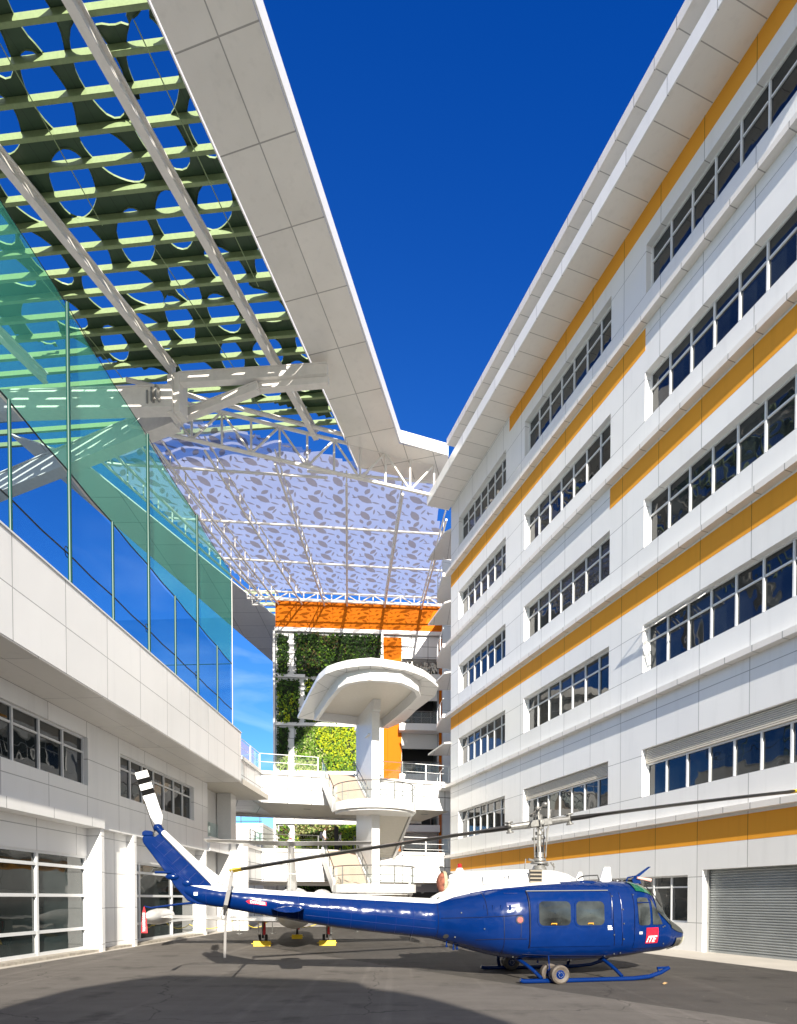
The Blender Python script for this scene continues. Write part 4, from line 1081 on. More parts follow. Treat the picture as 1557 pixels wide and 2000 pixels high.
def rrect(name, x0, x1, z0, z1, r, m, off, side=-1, parent=he):
    # polar fan of a rounded rectangle on the skin
    cx0, cz0 = (x0+x1)/2, (z0+z1)/2; out = []
    for (sx_, sz_, a0) in ((1, 1, 0), (-1, 1, 90), (-1, -1, 180), (1, -1, 270)):
        for k in range(5):
            a = R(a0+90*k/4); out.append((cx0+sx_*((x1-x0)/2-r)+r*math.cos(a), cz0+sz_*((z1-z0)/2-r)+r*math.sin(a)))
    q = MB(); rings = []
    for f in (1, .75, .5, .25, .02): rings.append([(cx0+(x-cx0)*f, hy(cx0+(x-cx0)*f, cz0+(z-cz0)*f, off)*(-side), cz0+(z-cz0)*f) for x, z in out])
    q.loft(rings, cap=False); return q.build(name, m, parent, smooth=True)
def seam(pts, r=.006, m='seam', side=-1, name='panel_line', parent=None, off=.001, sub=8):
    P = []
    for (xa, za), (xb, zb_) in zip(pts[:-1], pts[1:]):
        for k in range(sub): f = k/sub; x, z = xa+(xb-xa)*f, za+(zb_-za)*f; P.append((x, hy(x, z, off)*(-side), z))
    x, z = pts[-1]; P.append((x, hy(x, z, off)*(-side), z))
    return P
for side in (-1, 1):
    # sliding cabin door with two windows
    dr = quadpatch('sliding_door', [(-.77,.80),(1.17,.80),(1.10,2.0),(-.77,2.0)], M['blue'], .018, side=side, nu=20, nv=12)
    for (a_, b_) in ((-.59, .15), (.28, .96)):
        rrect('window_seal', a_-.035, b_+.035, 1.235, 1.84, .13, M['blue'], .030, side, dr)
        rrect('cabin_window', a_, b_, 1.27, 1.805, .11, M['hglass'], .036, side, dr)
        q = MB(); q.tube([(a_+.28, hy(a_+.3, 1.29, .04)*-side, 1.30), (a_+.28, hy(a_+.3, 1.31, .05)*-side, 1.315), (a_+.40, hy(a_+.3, 1.31, .05)*-side, 1.315), (a_+.40, hy(a_+.3, 1.29, .04)*-side, 1.29)], .012, 6); q.build('window_handle', M['handle'], dr)
    q = MB(); q.tube(seam([(-.8,2.03),(1.14,2.05)], off=.02, side=side), .012, 6); q.build('door_track', M['grey'], he); q = MB(); q.tube(seam([(-.8,2.03),(-.79,1.4),(-.77,.78)], off=.004, side=side), .018, 6); q.build('door_seal', M['seam'], he)
    # crew door
    cd = quadpatch('crew_door', [(1.76,.72),(2.78,.72),(2.46,1.98),(1.74,1.98)], M['blue'], .010, side=side, nu=12, nv=12)
    quadpatch('crew_window', [(1.85,1.25),(2.24,1.25),(2.19,1.89),(1.82,1.89)], M['hglassd'], .020, cd, .18, side)
    quadpatch('crew_window', [(2.31,1.26),(2.65,1.26),(2.34,1.80),(2.28,1.87)], M['hglassd'], .020, cd, .05, side)
    q = MB(); q.tube(seam([(1.82,1.77),(2.21,1.775)], off=.028, side=side), .012, 5); q.build('window_bar', M['blue'], cd)
    q = MB()
    for ps in ([(1.74,1.98),(1.75,1.2),(1.77,.72),(2.78,.72)], [(1.40,2.0),(1.42,1.3),(1.46,.8)], [(1.18,2.0),(1.20,1.3),(1.26,.8)], [(-2.65,.98),(-2.65,1.4),(-2.65,1.74)],
               [(-2.6,1.42),(-1.9,1.45),(-.95,1.5)], [(-1.9,.95),(-1.4,.98),(-.85,.98)], [(-1.35,1.5),(-1.33,.98),(-1.3,.62)], [(-1.7,2.0),(-1.68,1.5)], [(-.98,1.5),(-.98,.98)], [(-.85,.62),(0,.58),(1.2,.56),(2.0,.62)]):
        q.tube(seam(ps, side=side), .0065, 5)
    q.build('panel_line', M['seam'], he)
    q = MB()
    for ps in ([(-1.0,1.98),(-1.28,1.98)], [(1.18,1.95),(1.16,1.4)], [(1.40,1.95),(1.43,1.1)], [(-2.5,1.9),(-1.5,2.05),(-.8,2.1)]):
        q.tube(seam(ps, side=side, off=.006), .007, 5)
    for xb in (-3.2,-3.6,-4.05,-4.6,-5.1,-5.75,-6.2,-6.7,-7.25,-7.7):
        zb, zt, w, zm, n = hst(xb); q.tube(seam([(xb, zb+.04), (xb, zm), (xb, bz(xb)-.02)], side=side, off=.001), .005, 5)
    q.tube(seam([(-2.7,1.36),(-4.0,1.50),(-5.6,1.65)], side=side, off=.001), .004, 5); q.tube(seam([(-2.7,1.18),(-4.0,1.32),(-5.6,1.5)], side=side, off=.001), .004, 5)
    q.build('rivet_line', M['rivet'], he)
    # small hinges, latches and studs
    q = MB(); rn = random.Random(4)
    for (x, z) in ((1.76,1.95),(1.2,1.92),(1.22,1.05),(1.47,.95),(1.44,1.62),(1.46,1.3),(2.72,1.22),(2.74,.80),(2.66,1.2),(1.5,.62),(1.35,.60),(-2.2,1.55),(-2.3,1.0),(-1.0,.55),(.35,.45),(.42,.45),(-1.75,1.2),(1.15,.55)):
        q.box(x-.012, hy(x, z, .022)*-side, z-.014, x+.012, hy(x, z, -.02)*-side, z+.014)
    q.build('latch', M['alu'], he)
    # louvres and vents behind the door
    q = MB()
    for i in range(4): x = -1.75+.17*i; q.box(x, hy(x, 1.66, .018)*-side, 1.60, x+.05, hy(x, 1.66, -.02)*-side, 1.72)
    q.build('vent', M['blue'], he)
    rrect('filler_ring', -1.10, -.92, 1.31, 1.49, .085, M['seam'], .012, side); rrect('filler_cap', -1.07, -.95, 1.34, 1.46, .055, mat('faded_red', (.42,.07,.06), .5, noise=.5, nscale=30), .018, side)
    rrect('access_panel', -1.28, -1.0, 1.68, 1.78, .02, M['rivet'], .004, side)
    # horizontal stabiliser
    q = MB(); rings = []
    for k in range(7):
        f = k/6; yy = side*(.2+1.15*f); ch = .72*(1-.25*f); xc = -5.98
        ring = []
        for (px_, pz_) in ((.5,0),(.42,.035),(.2,.06),(-.1,.055),(-.35,.03),(-.5,.0),(-.35,-.03),(-.1,-.05),(.2,-.05),(.42,-.03)): ring.append((xc+px_*ch, yy, 1.64+pz_*1.1))
        rings.append(ring)
    q.loft(rings); q.build('stabiliser', M['blue'], he, smooth=True)
# cowlings on top
CW = [(-2.68,1.76,1.9,.16),(-2.5,1.78,2.0,.28),(-2.37,1.8,2.08,.36),(-2.33,1.8,2.42,.42),(-2.15,1.82,2.46,.46),(-1.9,1.85,2.50,.52),(-1.2,1.95,2.54,.58),(-.5,2.0,2.565,.62),(-.1,2.05,2.565,.62),(.3,2.08,2.54,.58),(.6,2.1,2.48,.5),(.8,2.15,2.38,.38),(.93,2.2,2.29,.18)]
def cowl(x):
    for a_, b_ in zip(CW[:-1], CW[1:]):
        if a_[0] <= x <= b_[0]: f = (x-a_[0])/(b_[0]-a_[0]); f = f; return [a_[j]+(b_[j]-a_[j])*f for j in (1, 2, 3)]
    return CW[-1][1:]
q = MB(); rings = []
for k in range(80):
    x = -2.68+3.61*k/79; zb, zt, w = cowl(x); r_ = []
    for i in range(28):
        a = 2*math.pi*i/28; c, s = math.cos(a), math.sin(a); r_.append((x, w*math.copysign(abs(c)**.75, c), zb+(zt-zb)*(.0+max(0, s)**.72) if s > 0 else zb+.1*s))
    rings.append(r_)
q.loft(rings); q.build('engine_cowling', M['hwhite'], he, smooth=True)
for side in (-1, 1):
    q = MB(); q.box(-.52, side*.585, 2.13, -.22, side*.64, 2.53); q.build('cooling_grille', M['black'], he)
    q = MB()
    for i in range(5): z = 2.16+.085*i; q.beam((-.52, side*.65, z), (-.22, side*.65, z), .05, .035)
    q.build('grille_slat', mat('grille_brown', (.22,.19,.14), .5), he)
    q = MB(); q.box(-1.0, side*.595, 2.2, -.62, side*.603, 2.45); q.box(-1.62, side*.575, 2.2, -1.18, side*.583, 2.42); q.build('cowl_panel', mat('cowl_patch_grey', (.62, .62, .6), .35), he)
    q = MB()
    for x in (.15, .62, -1.1, -1.28): q.box(x, side*(cowl(x)[2]*.86+.02), 2.28, x+.02, side*(cowl(x)[2]*.7), 2.36)
    q.build('cowl_latch', M['black'], he)
# exhaust with red-brown canvas cover
q = MB(); q.tube([(-2.1,0,2.24),(-2.42,0,2.26)], [.2,.25], 20); q.build('exhaust_pipe', M['alu'], he, smooth=True)
q = MB(); q.tube([(-2.36,0,2.26),(-2.43,0,2.26)], [.25,.25], 24); q.build('exhaust_ring', M['canvas2'], he)
q = MB(); rings = []
for f, r_ in ((0,.235),(.3,.22),(.7,.17),(1,.05)): rings.append([(-2.43-.12*f, (r_+.02*math.sin(5*a))*math.cos(a), 2.24+(r_+.02*math.cos(3*a))*math.sin(a)) for a in [2*math.pi*k/20 for k in range(20)]])
q.loft(rings); q.build('exhaust_cover', M['canvas'], he, smooth=True)
q = MB(); q.tube([(-2.0,0,2.46),(-2.0,0,2.58)], [.13,.07], 12); q.build('beacon_base', M['hwhite'], he, smooth=True)
q = MB(); q.tube([(-2.0,0,2.58),(-2.0,0,2.68)], [.055,.05], 12); q.build('beacon', M['redlens'], he, smooth=True)
# windscreen, roof lights, chin windows, nose
for s_ in (-1, 1):
    a0, a1 = (14, 84) if s_ < 0 else (96, 166)
    patch('windscreen', lambda u, v: hp(2.46+.50*u, a0+(a1-a0)*v, .022), 8, 12, M['hglassd'])
    a0, a1 = (38, 80) if s_ < 0 else (100, 142)
    patch('roof_window', lambda u, v: hp(1.88+.52*u, a0+(a1-a0)*v, .018), 6, 8, mat('green_tinted_glass', (.01, .10, .05), .08, coat=.3))
    a0, a1 = (-66, -9) if s_ < 0 else (189, 246)
    patch('chin_window', lambda u, v: hp(3.22+.5*u, a0+(a1-a0)*v, .022), 8, 10, M['chin'])
    q = MB(); q.tube([hp(3.22+.5*k/8, -66 if s_ < 0 else 246, .016) for k in range(9)], .012, 6); q.tube([hp(3.6, -70+64*k/8 if s_ < 0 else 186+64*k/8, .03) for k in range(9)], .016, 6); q.build('window_rim', mat('beige_rim', (.5, .48, .36), .4), he)
    q = MB(); q.tube([hp(2.46+.5*k/6, 84 if s_ < 0 else 96, .03) for k in range(7)], .012, 6); q.tube([hp(2.42, 66 if s_ < 0 else 114, .06), hp(2.55, 58 if s_ < 0 else 122, .08), hp(2.8, 50 if s_ < 0 else 130, .06)], .012, 5); q.build('wiper', M['black'], he)
patch('nose_panel', lambda u, v: hp(2.98+.76*u, 8+164*v, .02), 8, 24, M['hgrey'])
# roof gear: blade aerial, wire cutter with red-tagged probe, small box aerials
q = MB(); q.xz([(1.58,2.28),(1.90,2.28),(1.86,2.64),(1.70,2.64)], -.03, .03); q.build('blade_aerial', M['hwhite'], he)
q = MB(); q.xz([(1.3,2.30),(1.55,2.30),(1.5,2.55),(1.42,2.55)], .72, .76); q.build('blade_aerial', M['hwhite'], he)
q = MB(); q.xz([(2.50,2.24),(2.72,2.24),(2.64,2.40),(2.98,2.66),(2.92,2.66),(2.58,2.44),(2.46,2.34)], -.02, .02); q.tube([(2.3,0,2.25),(2.35,0,2.38),(2.55,0,2.42),(2.6,0,2.25)], .022, 6); q.build('wire_cutter', M['blue'], he)
q = MB(); q.tube([(2.58,-.05,2.38),(2.95,-.06,2.32)], [.03,.045], 8); q.build('probe_cover', mat('pink_cover', (.65, .35, .3), .7), he)
q = MB(); q.tube([(.78,-.45,2.33),(.95,-.45,2.40),(1.28,-.45,2.42),(1.32,-.45,2.30)], .012, 6); q.tube([(.85,-.2,2.3),(.98,-.2,2.40),(1.28,-.45,2.42)], .012, 6); q.build('roof_rail', M['black'], he)
q = MB(); q.ell((.86,-.72,2.23), (.27,.12,.055)); q.build('roof_fairing', M['blue'], he, smooth=True)
q = MB(); q.ell((1.95,-.2,2.3), (.08,.06,.04)); q.ell((-2.55,-.2,1.86), (.06,.05,.04)); q.build('roof_lamp', M['alu'], he, smooth=True)
# belly lamps and steps
q = MB()
for x, yy, z in ((-2.4,-.3,.72),(-2.25,-.35,.66),(-2.15,-.3,.66),(1.6,-.6,.44),(-.3,-.6,.35)): q.tube([(x,yy,z+.16),(x,yy,z+.06)], .016, 8); q.ell((x,yy,z+.05), (.03,.03,.03), 8, 6)
q.build('belly_fitting', M['blue'], he, smooth=True)
q = MB(); q.beam((1.95,.55,.5), (2.2,.62,.34), .12, .03); q.beam((2.05,.9,.52), (2.35,1.0,.36), .12, .03); q.build('boarding_step', M['blue'], he)
q = MB(); q.tube([(-3.2,-.1,1.0),(-3.22,-.1,.88)], .012, 6); q.build('whip_aerial', M['black'], he)
rrect('tail_lamp', -2.52, -2.42, .96, 1.06, .045, M['alu'], .01, -1)
# skids
for side in (-1, 1):
    y = side*1.3
    q = MB(); q.tube([(-1.02,y,.09),(-.95,y,.06),(0,y,.052),(1.7,y,.055),(2.1,y,.09),(2.38,y,.17),(2.6,y,.28)], [.05,.052,.052,.052,.05,.05,.045], 12); q.build('skid', M['blue'], he, smooth=True)
    q = MB(); q.beam((2.58,y,.30), (2.30,y,.26), .04, .03); q.tube([(2.58,y,.29),(2.3,y,.29),(2.33,y,.2)], .02, 6); q.build('skid_toe', M['blue'], he)
for x0, dx in ((-.52, -.35), (1.42, -.22)):
    q = MB()
    pts = []
    for k in range(17):
        a = -1+2*k/16; y = 1.3*a; z = .11+.42*(1-abs(a)**2.6); pts.append((x0+dx*(1-abs(a)**2)*1.0, y, z))
    q.tube(pts, .042, 10); q.build('cross_tube', M['blue'], he, smooth=True)
def gwheel(x, y, group):
    t = MB(); rings = []
    for (r_, w_) in ((.10,.05),(.17,.085),(.205,.06),(.212,0),(.205,-.06),(.17,-.085),(.10,-.05)): rings.append([(x+r_*math.cos(a), y+w_, .212+r_*math.sin(a)) for a in [2*math.pi*k/28 for k in range(28)]])
    t.loft(rings, cap=False); w = t.build('ground_wheel', M['tyre'], he, smooth=True)
    t = MB(); t.tube([(x,y-.05,.212),(x,y+.05,.212)], .105, 20); t.tube([(x,y-.075,.212),(x,y+.075,.212)], .075, 16); t.tube([(x,y-.095,.212),(x,y+.095,.212)], .03, 10); t.build('rim', M['blue'], w)
    t = MB()
    for k in range(8): a = k*.785; t.tube([(x+.055*math.cos(a),y-.082,.212+.055*math.sin(a)),(x+.055*math.cos(a),y-.075,.212+.055*math.sin(a))], .008, 6)
    t.build('wheel_nut', M['grey'], w)
for s_ in (-1, 1):
    gwheel(-.18, s_*1.47, 0); gwheel(-.26, s_*1.13, 0)
    q = MB(); q.tube([(-.22,s_*1.08,.22),(-.2,s_*1.52,.22)], .03, 8); q.box(-.34,s_*1.26,.10,-.1,s_*1.34,.3); q.tube([(-.33,s_*1.3,.2),(-.36,s_*1.3,.62)], .016, 6); q.build('wheel_bracket', M['blue'], he)
# tail fin: blue rear, white leading edge
q = MB(); q.xz([(-7.50,2.05),(-7.4,1.70),(-7.9,1.735),(-8.10,1.82),(-8.35,2.12),(-8.52,2.39),(-8.99,3.05),(-9.00,3.17),(-8.95,3.20),(-8.80,3.20),(-8.75,3.17),(-8.655,3.25)], -.075, .075)
q.build('tail_fin', M['blue'], he, bevel=.03)
q = MB(); q.xz([(-7.50,2.05),(-8.64,3.26),(-8.56,3.34),(-7.92,2.72),(-7.22,2.18),(-7.1,2.10)], -.095, .095); q.build('fin_leading_edge', M['hwhite'], he, bevel=.045)
q = MB()
for (a_, b_) in (((-8.8,3.02),(-7.65,1.85)), ((-8.6,2.72),(-7.7,1.78)), ((-8.72,3.1),(-8.2,2.72))): q.tube([(a_[0],-.078,a_[1]),(b_[0],-.078,b_[1])], .005, 5)
for k in range(7): x0 = -8.55+.16*k; z0 = 3.1-.17*k; q.tube([(x0,-.078,z0),(x0-.18,-.078,z0-.17)], .005, 5)
q.build('fin_rivets', M['rivet'], he)
q = MB()
for k in range(4):
    for j in range(2): q.beam((-7.62+.12*k+.1*j,-.098,2.28-.06*k+.0*j-.05*j), (-7.53+.12*k+.1*j,-.098,2.27-.06*k-.05*j), .004, .012)
q.build('fin_louvre', M['black'], he)
q = MB(); q.xz([(-9.0,3.19),(-8.78,3.19),(-8.78,3.27),(-8.82,3.30),(-8.94,3.31),(-9.0,3.27)], -.085, .085); q.build('tail_cap', M['blue'], he, bevel=.02)
q = MB(); q.tube([(-8.42,-.1,2.42),(-8.74,-.1,2.42)], .028, 8); q.ell((-8.4,-.08,2.33), (.14,.05,.07)); q.ell((-8.1,-.08,2.2), (.1,.03,.08)); q.build('tail_lamp', M['blue'], he, smooth=True)
q = MB(); q.box(-7.95,hy(-7.9,1.95,.012),1.93,-7.87,hy(-7.9,1.95,-.01),2.0); q.build('fin_decal', M['letter'], he)
q = MB(); q.tube([(-7.9,0,1.78),(-8.3,0,1.74),(-8.85,0,1.665),(-8.98,0,1.70)], [.03,.024,.02,.014], 8); q.build('tail_skid', M['blue'], he, smooth=True)
# gearbox and tail rotor on the left of the fin
q = MB(); q.tube([(-8.58,.0,3.24),(-8.72,.02,3.40)], [.08,.07], 12); q.ell((-8.70,.05,3.38), (.10,.12,.09)); q.build('tail_gearbox', M['blue'], he, smooth=True)
q = MB(); q.tube([(-8.70,.1,3.38),(-8.70,.36,3.38)], .03, 8); q.tube([(-8.74,.3,3.43),(-8.66,.3,3.30)], .045, 8); q.tube([(-8.63,.2,3.45),(-8.60,.1,3.30)], .014, 6); q.tube([(-8.8,.2,3.40),(-8.78,.05,3.28)], .014, 6); q.build('tail_hub', M['steel'], he, smooth=True)
dv = Vector((-.36, 0, 1.14)).normalized(); pv = Vector((dv.z, 0, -dv.x)); hc = Vector((-8.70, .32, 3.38))
for sg in (1, -1):
    for (a_, b_, mm) in ((.10,.78,'hwhite'),(.78,.90,'stripe'),(.90,1.03,'hwhite'),(1.03,1.15,'stripe'),(1.15,1.30,'hwhite')):
        q = MB(); w0 = .13 if a_ > .2 else .07; w1 = .13
        pts = [hc+dv*sg*a_-pv*w0, hc+dv*sg*b_-pv*w1, hc+dv*sg*b_+pv*w1, hc+dv*sg*a_+pv*w0] if a_ > .2 else [hc+dv*sg*.10-pv*.06, hc+dv*sg*.34-pv*.125, hc+dv*sg*b_-pv*w1, hc+dv*sg*b_+pv*w1, hc+dv*sg*.26+pv*.13, hc+dv*sg*.10+pv*.06]
        q.xz([(p.x, p.z) for p in pts], .30, .335); q.build('tail_blade' if a_ < .2 else 'blade_stripe', M[mm], he)
q = MB(); q.tube([tuple(hc+dv*.72-pv*.13), (-8.78,.05,3.31)], .009, 5); q.build('blade_tether', M['black'], he)
# mast, swashplate, hub, stabiliser bar
mt = MB(); mt.tube([(0,0,2.5),(0,0,3.75)], .05, 14); mt.build('rotor_mast', M['steel'], he, smooth=True)
q = MB(); q.tube([(0,0,2.54),(0,0,2.66)], [.19,.13], 18); q.tube([(0,0,2.70),(0,0,2.74)], .21, 20); q.tube([(0,0,2.77),(0,0,2.83)], [.17,.15], 20); q.tube([(0,0,2.85),(0,0,3.0)], [.12,.09], 16); q.tube([(-.3,-.05,2.80),(.25,.05,2.68)], .035, 8); q.tube([(-.35,0,2.82),(-.37,0,2.55)], .015, 6); q.tube([(.35,-.05,2.72),(.36,-.05,2.55)], .015, 6); q.tube([(.2,-.2,2.73),(.3,-.2,2.6)], .02, 6); q.build('swashplate', M['steel'], he, smooth=True)
q = MB(); q.tube([(0,0,2.98),(0,0,3.12)], [.105,.08], 14); q.build('mast_boot', M['black'], he, smooth=True)
q = MB()
for (x, y) in ((-.13,.0),(.14,.06),(-.1,-.12),(.12,-.12)): q.tube([(x*.9,y,2.85),(x*1.1,y*1.2,3.55)], .017, 6)
q.tube([(.10,-.1,2.95),(.24,-.1,4.0)], .018, 6); q.tube([(-.16,.05,3.3),(.16,.05,3.34)], .035, 8); q.tube([(0,0,3.40),(0,0,3.47)], .10, 12); q.build('pitch_link', M['steel'], he, smooth=True)
bd = Vector((7.14*math.cos(HA)+1.4*math.sin(HA), -7.14*math.sin(HA)+1.4*math.cos(HA), 0)).normalized(); bd.z = 1.12/7.28; bd.normalize()
hub = Vector((0, 0, 3.68)); sd = Vector((-bd.y, bd.x, 0)).normalized(); ud = bd.cross(sd)*1
if ud.z < 0: ud = -ud
q = MB(); q.beam(hub-bd*.28, hub+bd*.28, .26, .17); q.tube([hub-ud*.15, hub+ud*.2], .09, 12); q.tube([hub-sd*.2, hub+sd*.2], .07, 10)
q.build('rotor_hub', M['steel'], he, bevel=.02)
for sg in (-1, 1):
    g0, g1 = hub+bd*sg*.25, hub+bd*sg*.78
    q = MB(); q.tube([g0, hub+bd*sg*.5, g1], [.095,.085,.075], 12); q.tube([g1-ud*.12, g1+ud*.12], .06, 10); q.tube([g1-ud*.14, g1-ud*.10], .09, 10); q.tube([g1+ud*.10, g1+ud*.13], .11, 12); q.beam(hub+bd*sg*.6+sd*.12, hub+bd*sg*1.05+sd*.12, .05, .05); q.tube([hub+bd*sg*.35+sd*.2, hub+bd*sg*.95+sd*.2], .025, 8)
    q.build('blade_grip', M['steel'], he, smooth=False, bevel=.008)
    # blade: aerofoil section with root doubler
    rings = []
    L = 7.28
    for k in range(17):
        f = k/16; r_ = .78+(L-.78)*f; c_ = hub+bd*sg*r_-Vector((0, 0, .10*f*f)); ch = .53 if r_ > 1.2 else .3; th = .042 if r_ > 1.4 else .06; ring = []
        for (pa, pt) in ((.5,0),(.42,.6),(.2,1),(-.1,.8),(-.5,.05),(-.5,-.05),(-.1,-.8),(.2,-1),(.42,-.6)): ring.append(c_+sd*sg*pa*ch*-1+ud*pt*th)
        rings.append(ring)
    q = MB(); q.loft(rings, 0, True, mf=lambda i, k: 1 if i >= 15 and False else 0)
    bl = q.build('main_blade', M['black'], he, smooth=True)
    q = MB(); tr = []
    for f in (.965, 1.003):
        r_ = .78+(L-.78)*f; c_ = hub+bd*sg*r_-Vector((0, 0, .10*f*f)); tr.append([c_+sd*sg*pa*.54*-1+ud*pt*.047 for (pa, pt) in ((.5,0),(.42,.6),(.2,1),(-.1,.8),(-.5,.05),(-.5,-.05),(-.1,-.8),(.2,-1),(.42,-.6))])
    q.loft(tr); q.build('blade_tip', M['yellow'], bl)
s2 = (sd*.95+bd*.30); s2.z = .05; s2.normalize(); tp = hub+ud*.32
q = MB(); q.tube([tp-s2*1.3, tp+s2*1.3], .018, 8); q.tube([tp-s2*.35, tp+s2*.35], .035, 8)
for sg in (-1, 1): q.ell(tuple(tp+s2*sg*1.3), (.07,.07,.055), 10, 8)
q.tube([tp-ud*.2, tp+ud*.08], .05, 10); q.tube([tp+s2*.2-ud*.1, tp+s2*.2-ud*.45], .015, 6); q.tube([tp-s2*.2-ud*.1, tp-s2*.2-ud*.45], .015, 6)
q.build('stabiliser_bar', M['steel'], he, smooth=True)

# lettering
def text(s, size, m, parent, place, name, shear=0, sx=1, ext=0.0):
    cu = bpy.data.curves.new(name, 'FONT'); cu.body = s; cu.size = size; cu.shear = shear; cu.align_x = 'CENTER'; cu.align_y = 'CENTER'; cu.offset = size*.03
    o = bpy.data.objects.new(name, cu); COL.objects.link(o); dg = bpy.context.evaluated_depsgraph_get()
    me = bpy.data.meshes.new_from_object(o.evaluated_get(dg)); bpy.data.objects.remove(o)
    for v in me.vertices: v.co = place(v.co.x*sx, v.co.y)
    me.materials.clear(); me.materials.append(m); o = bpy.data.objects.new(name, me); COL.objects.link(o); o.parent = parent; return o
# red square with slanted white letters on the crew door
lg = quadpatch('door_emblem', [(2.10,.83),(2.51,.83),(2.49,1.19),(2.10,1.19)], M['redp'], .022, nu=6, nv=6)
def poly_letters(polys, place, name, parent):
    q = MB()
    for P in polys: q.add([place(x, y) for x, y in P], [tuple(range(len(P)))])
    return q.build(name, M['letter'], parent, fix=False)
pl = lambda x, z: (x, hy(x, z, .032), z)
def sh(P, x0, z0, s, k=.35): return [(x0+(x+k*y)*s, z0+y*s) for x, y in P]
EM = [[(0,0),(.26,0),(.26,1),(0,1)], [(.30,.76),(1.28,.76),(1.28,1),(.30,1)], [(.66,0),(.92,0),(.92,.76),(.66,.76)],
      [(1.34,0),(1.60,0),(1.60,1),(1.34,1)], [(1.60,.78),(2.1,.78),(2.1,1),(1.60,1)], [(1.60,.40),(2.0,.40),(2.0,.60),(1.60,.60)], [(1.60,0),(1.98,0),(1.98,.21),(1.60,.21)]]
poly_letters([[(2.112+(x+.42*y)*.14, .855+y*.15) for x, y in P] for P in EM], pl, 'emblem_letters', lg)
dg_ = quadpatch('danger_label', [(-6.80,1.755),(-6.43,1.705),(-6.43,1.785),(-6.80,1.835)], M['redp'], .008, nu=6, nv=3)
q = MB(); q.add([(x, hy(x, z, .008), z) for x, z in ((-6.80,1.755),(-6.80,1.835),(-6.87,1.805))], [(0,1,2)]); q.build('danger_point', M['redp'], he, fix=False)
text('DANGER', .085, M['letter'], dg_, lambda x, y: Vector((-6.615+x, hy(-6.615+x, 1.77+y-.135*x, .013), 1.77+y-.135*x)), 'danger_text', sx=.95)
q = MB()
for (x0, z0, w_) in ((1.04,1.24,.10),(1.04,1.20,.12),(1.05,1.165,.11),(1.86,1.09,.10),(1.86,1.055,.10)): q.add([(x, hy(x, z, .031), z) for x, z in ((x0,z0),(x0+w_,z0),(x0+w_,z0+.018),(x0,z0+.018))], [(0,1,2,3)])
q.build('door_placard', M['letter'], he, fix=False)

# strap that ties the left blade down, hanging past the boom
sp = thing('tie_down_strap', 'grey webbing strap hanging from the blade tip around the tail boom', 'strap', (0, 0, 0))
Yb = 12.75
def sv_(u, v, y=Yb): return onY(u, v, y)
q = MB(); q.tube([onY(452, 1690, 12.95), sv_(453, 1703)], .006, 5); q.build('cord', M['letter'], sp)
q = MB(); P = [sv_(453,1702),sv_(452,1712)]; q.beam(P[0], P[1], .05, .03, up=(0,1,0)); q.beam(sv_(452,1712), sv_(447,1740,12.6), .075, .012, up=(0,1,0)); q.beam(sv_(447,1740,12.6), sv_(441,1768,12.62), .085, .012, up=(0,1,0)); q.build('webbing', M['cloth'], sp)
q = MB(); q.beam(sv_(441,1768,12.62), sv_(440,1788,12.62), .08, .06, up=(0,1,0)); q.build('buckle', M['black'], sp)
q = MB(); q.beam(sv_(441,1786,12.62), sv_(439,1871,12.62), .055, .006, up=(0,1,0)); q.tube([sv_(436,1772,12.6),sv_(431,1784,12.6),sv_(434,1797,12.6),sv_(440,1794,12.6),sv_(443,1780,12.6)], .014, 6); q.build('loose_end', M['cloth'], sp)
# red streamer on the tail skid
t = MB(); a_ = Vector((-8.98, 0, 1.70)); pts = []
zz = [1.70, 1.60, 1.45, 1.28, 1.13]; wd = [.005, .03, .045, .055, .065]
vs = []
for i, (z, w_) in enumerate(zip(zz, wd)): vs += [(-8.985-w_, .01*math.sin(i*2), z), (-8.985+w_, .015*math.cos(i*2), z-.005)]
t.add(vs, [(2*i, 2*i+1, 2*i+3, 2*i+2) for i in range(4)]); st2 = t.build('warning_streamer', M['red'], fix=False); sm = st2.modifiers.new('s', 'SOLIDIFY'); sm.thickness = .006
st2.location = HL; st2.rotation_euler = (0, 0, HA); tag(st2, 'red warning streamer with white letters hanging from the tail skid', 'streamer')
tx = text('REMOVE BEFORE FLIGHT', .07, M['letter'], st2, lambda x, y: Vector((-8.985-y, -.025, 1.36-x)), 'streamer_text', sx=.52)

# ================================================================ WHITE JET parked behind (x to its nose, away from the camera)
JA = R(90+8.5)
M['jet'] = mat('jet_white', (.68, .67, .64), .3, noise=.08, nscale=2, coat=.3)
jt = thing('business_jet', 'small white jet with T tail and tip tanks parked facing away behind the helicopter', 'aircraft', (-4.15, 23.9, 0), JA)
q = MB(); rings = []
for x, z, r_ in ((-5.6,1.95,.05),(-5.2,1.9,.2),(-4.2,1.75,.45),(-3,1.6,.64),(-1.5,1.5,.78),(0,1.46,.8),(2,1.45,.8),(4.2,1.42,.76),(5.2,1.36,.66),(6.2,1.2,.45),(7.0,1.1,.2),(7.3,1.07,.04)):
    rings.append([(x, r_*math.cos(a), z+r_*math.sin(a)) for a in [2*math.pi*k/28 for k in range(28)]])
q.loft(rings); q.build('fuselage', M['jet'], jt, smooth=True)
def foil(rows, m, name):
    """rows: (leading edge point, chord, thickness)"""
    q = MB(); rings = []
    for (lx, ly, lz), ch, th, up_ in rows:
        r_ = []
        for (pa, pt) in ((0,0),(.06,.5),(.3,1),(.6,.7),(1,.03),(1,-.03),(.6,-.6),(.3,-.9),(.06,-.5)):
            r_.append((lx-pa*ch, ly+(pt*th if up_ else 0), lz+(0 if up_ else pt*th)))
        rings.append(r_)
    q.loft(rings); return q.build(name, m, jt, smooth=True)
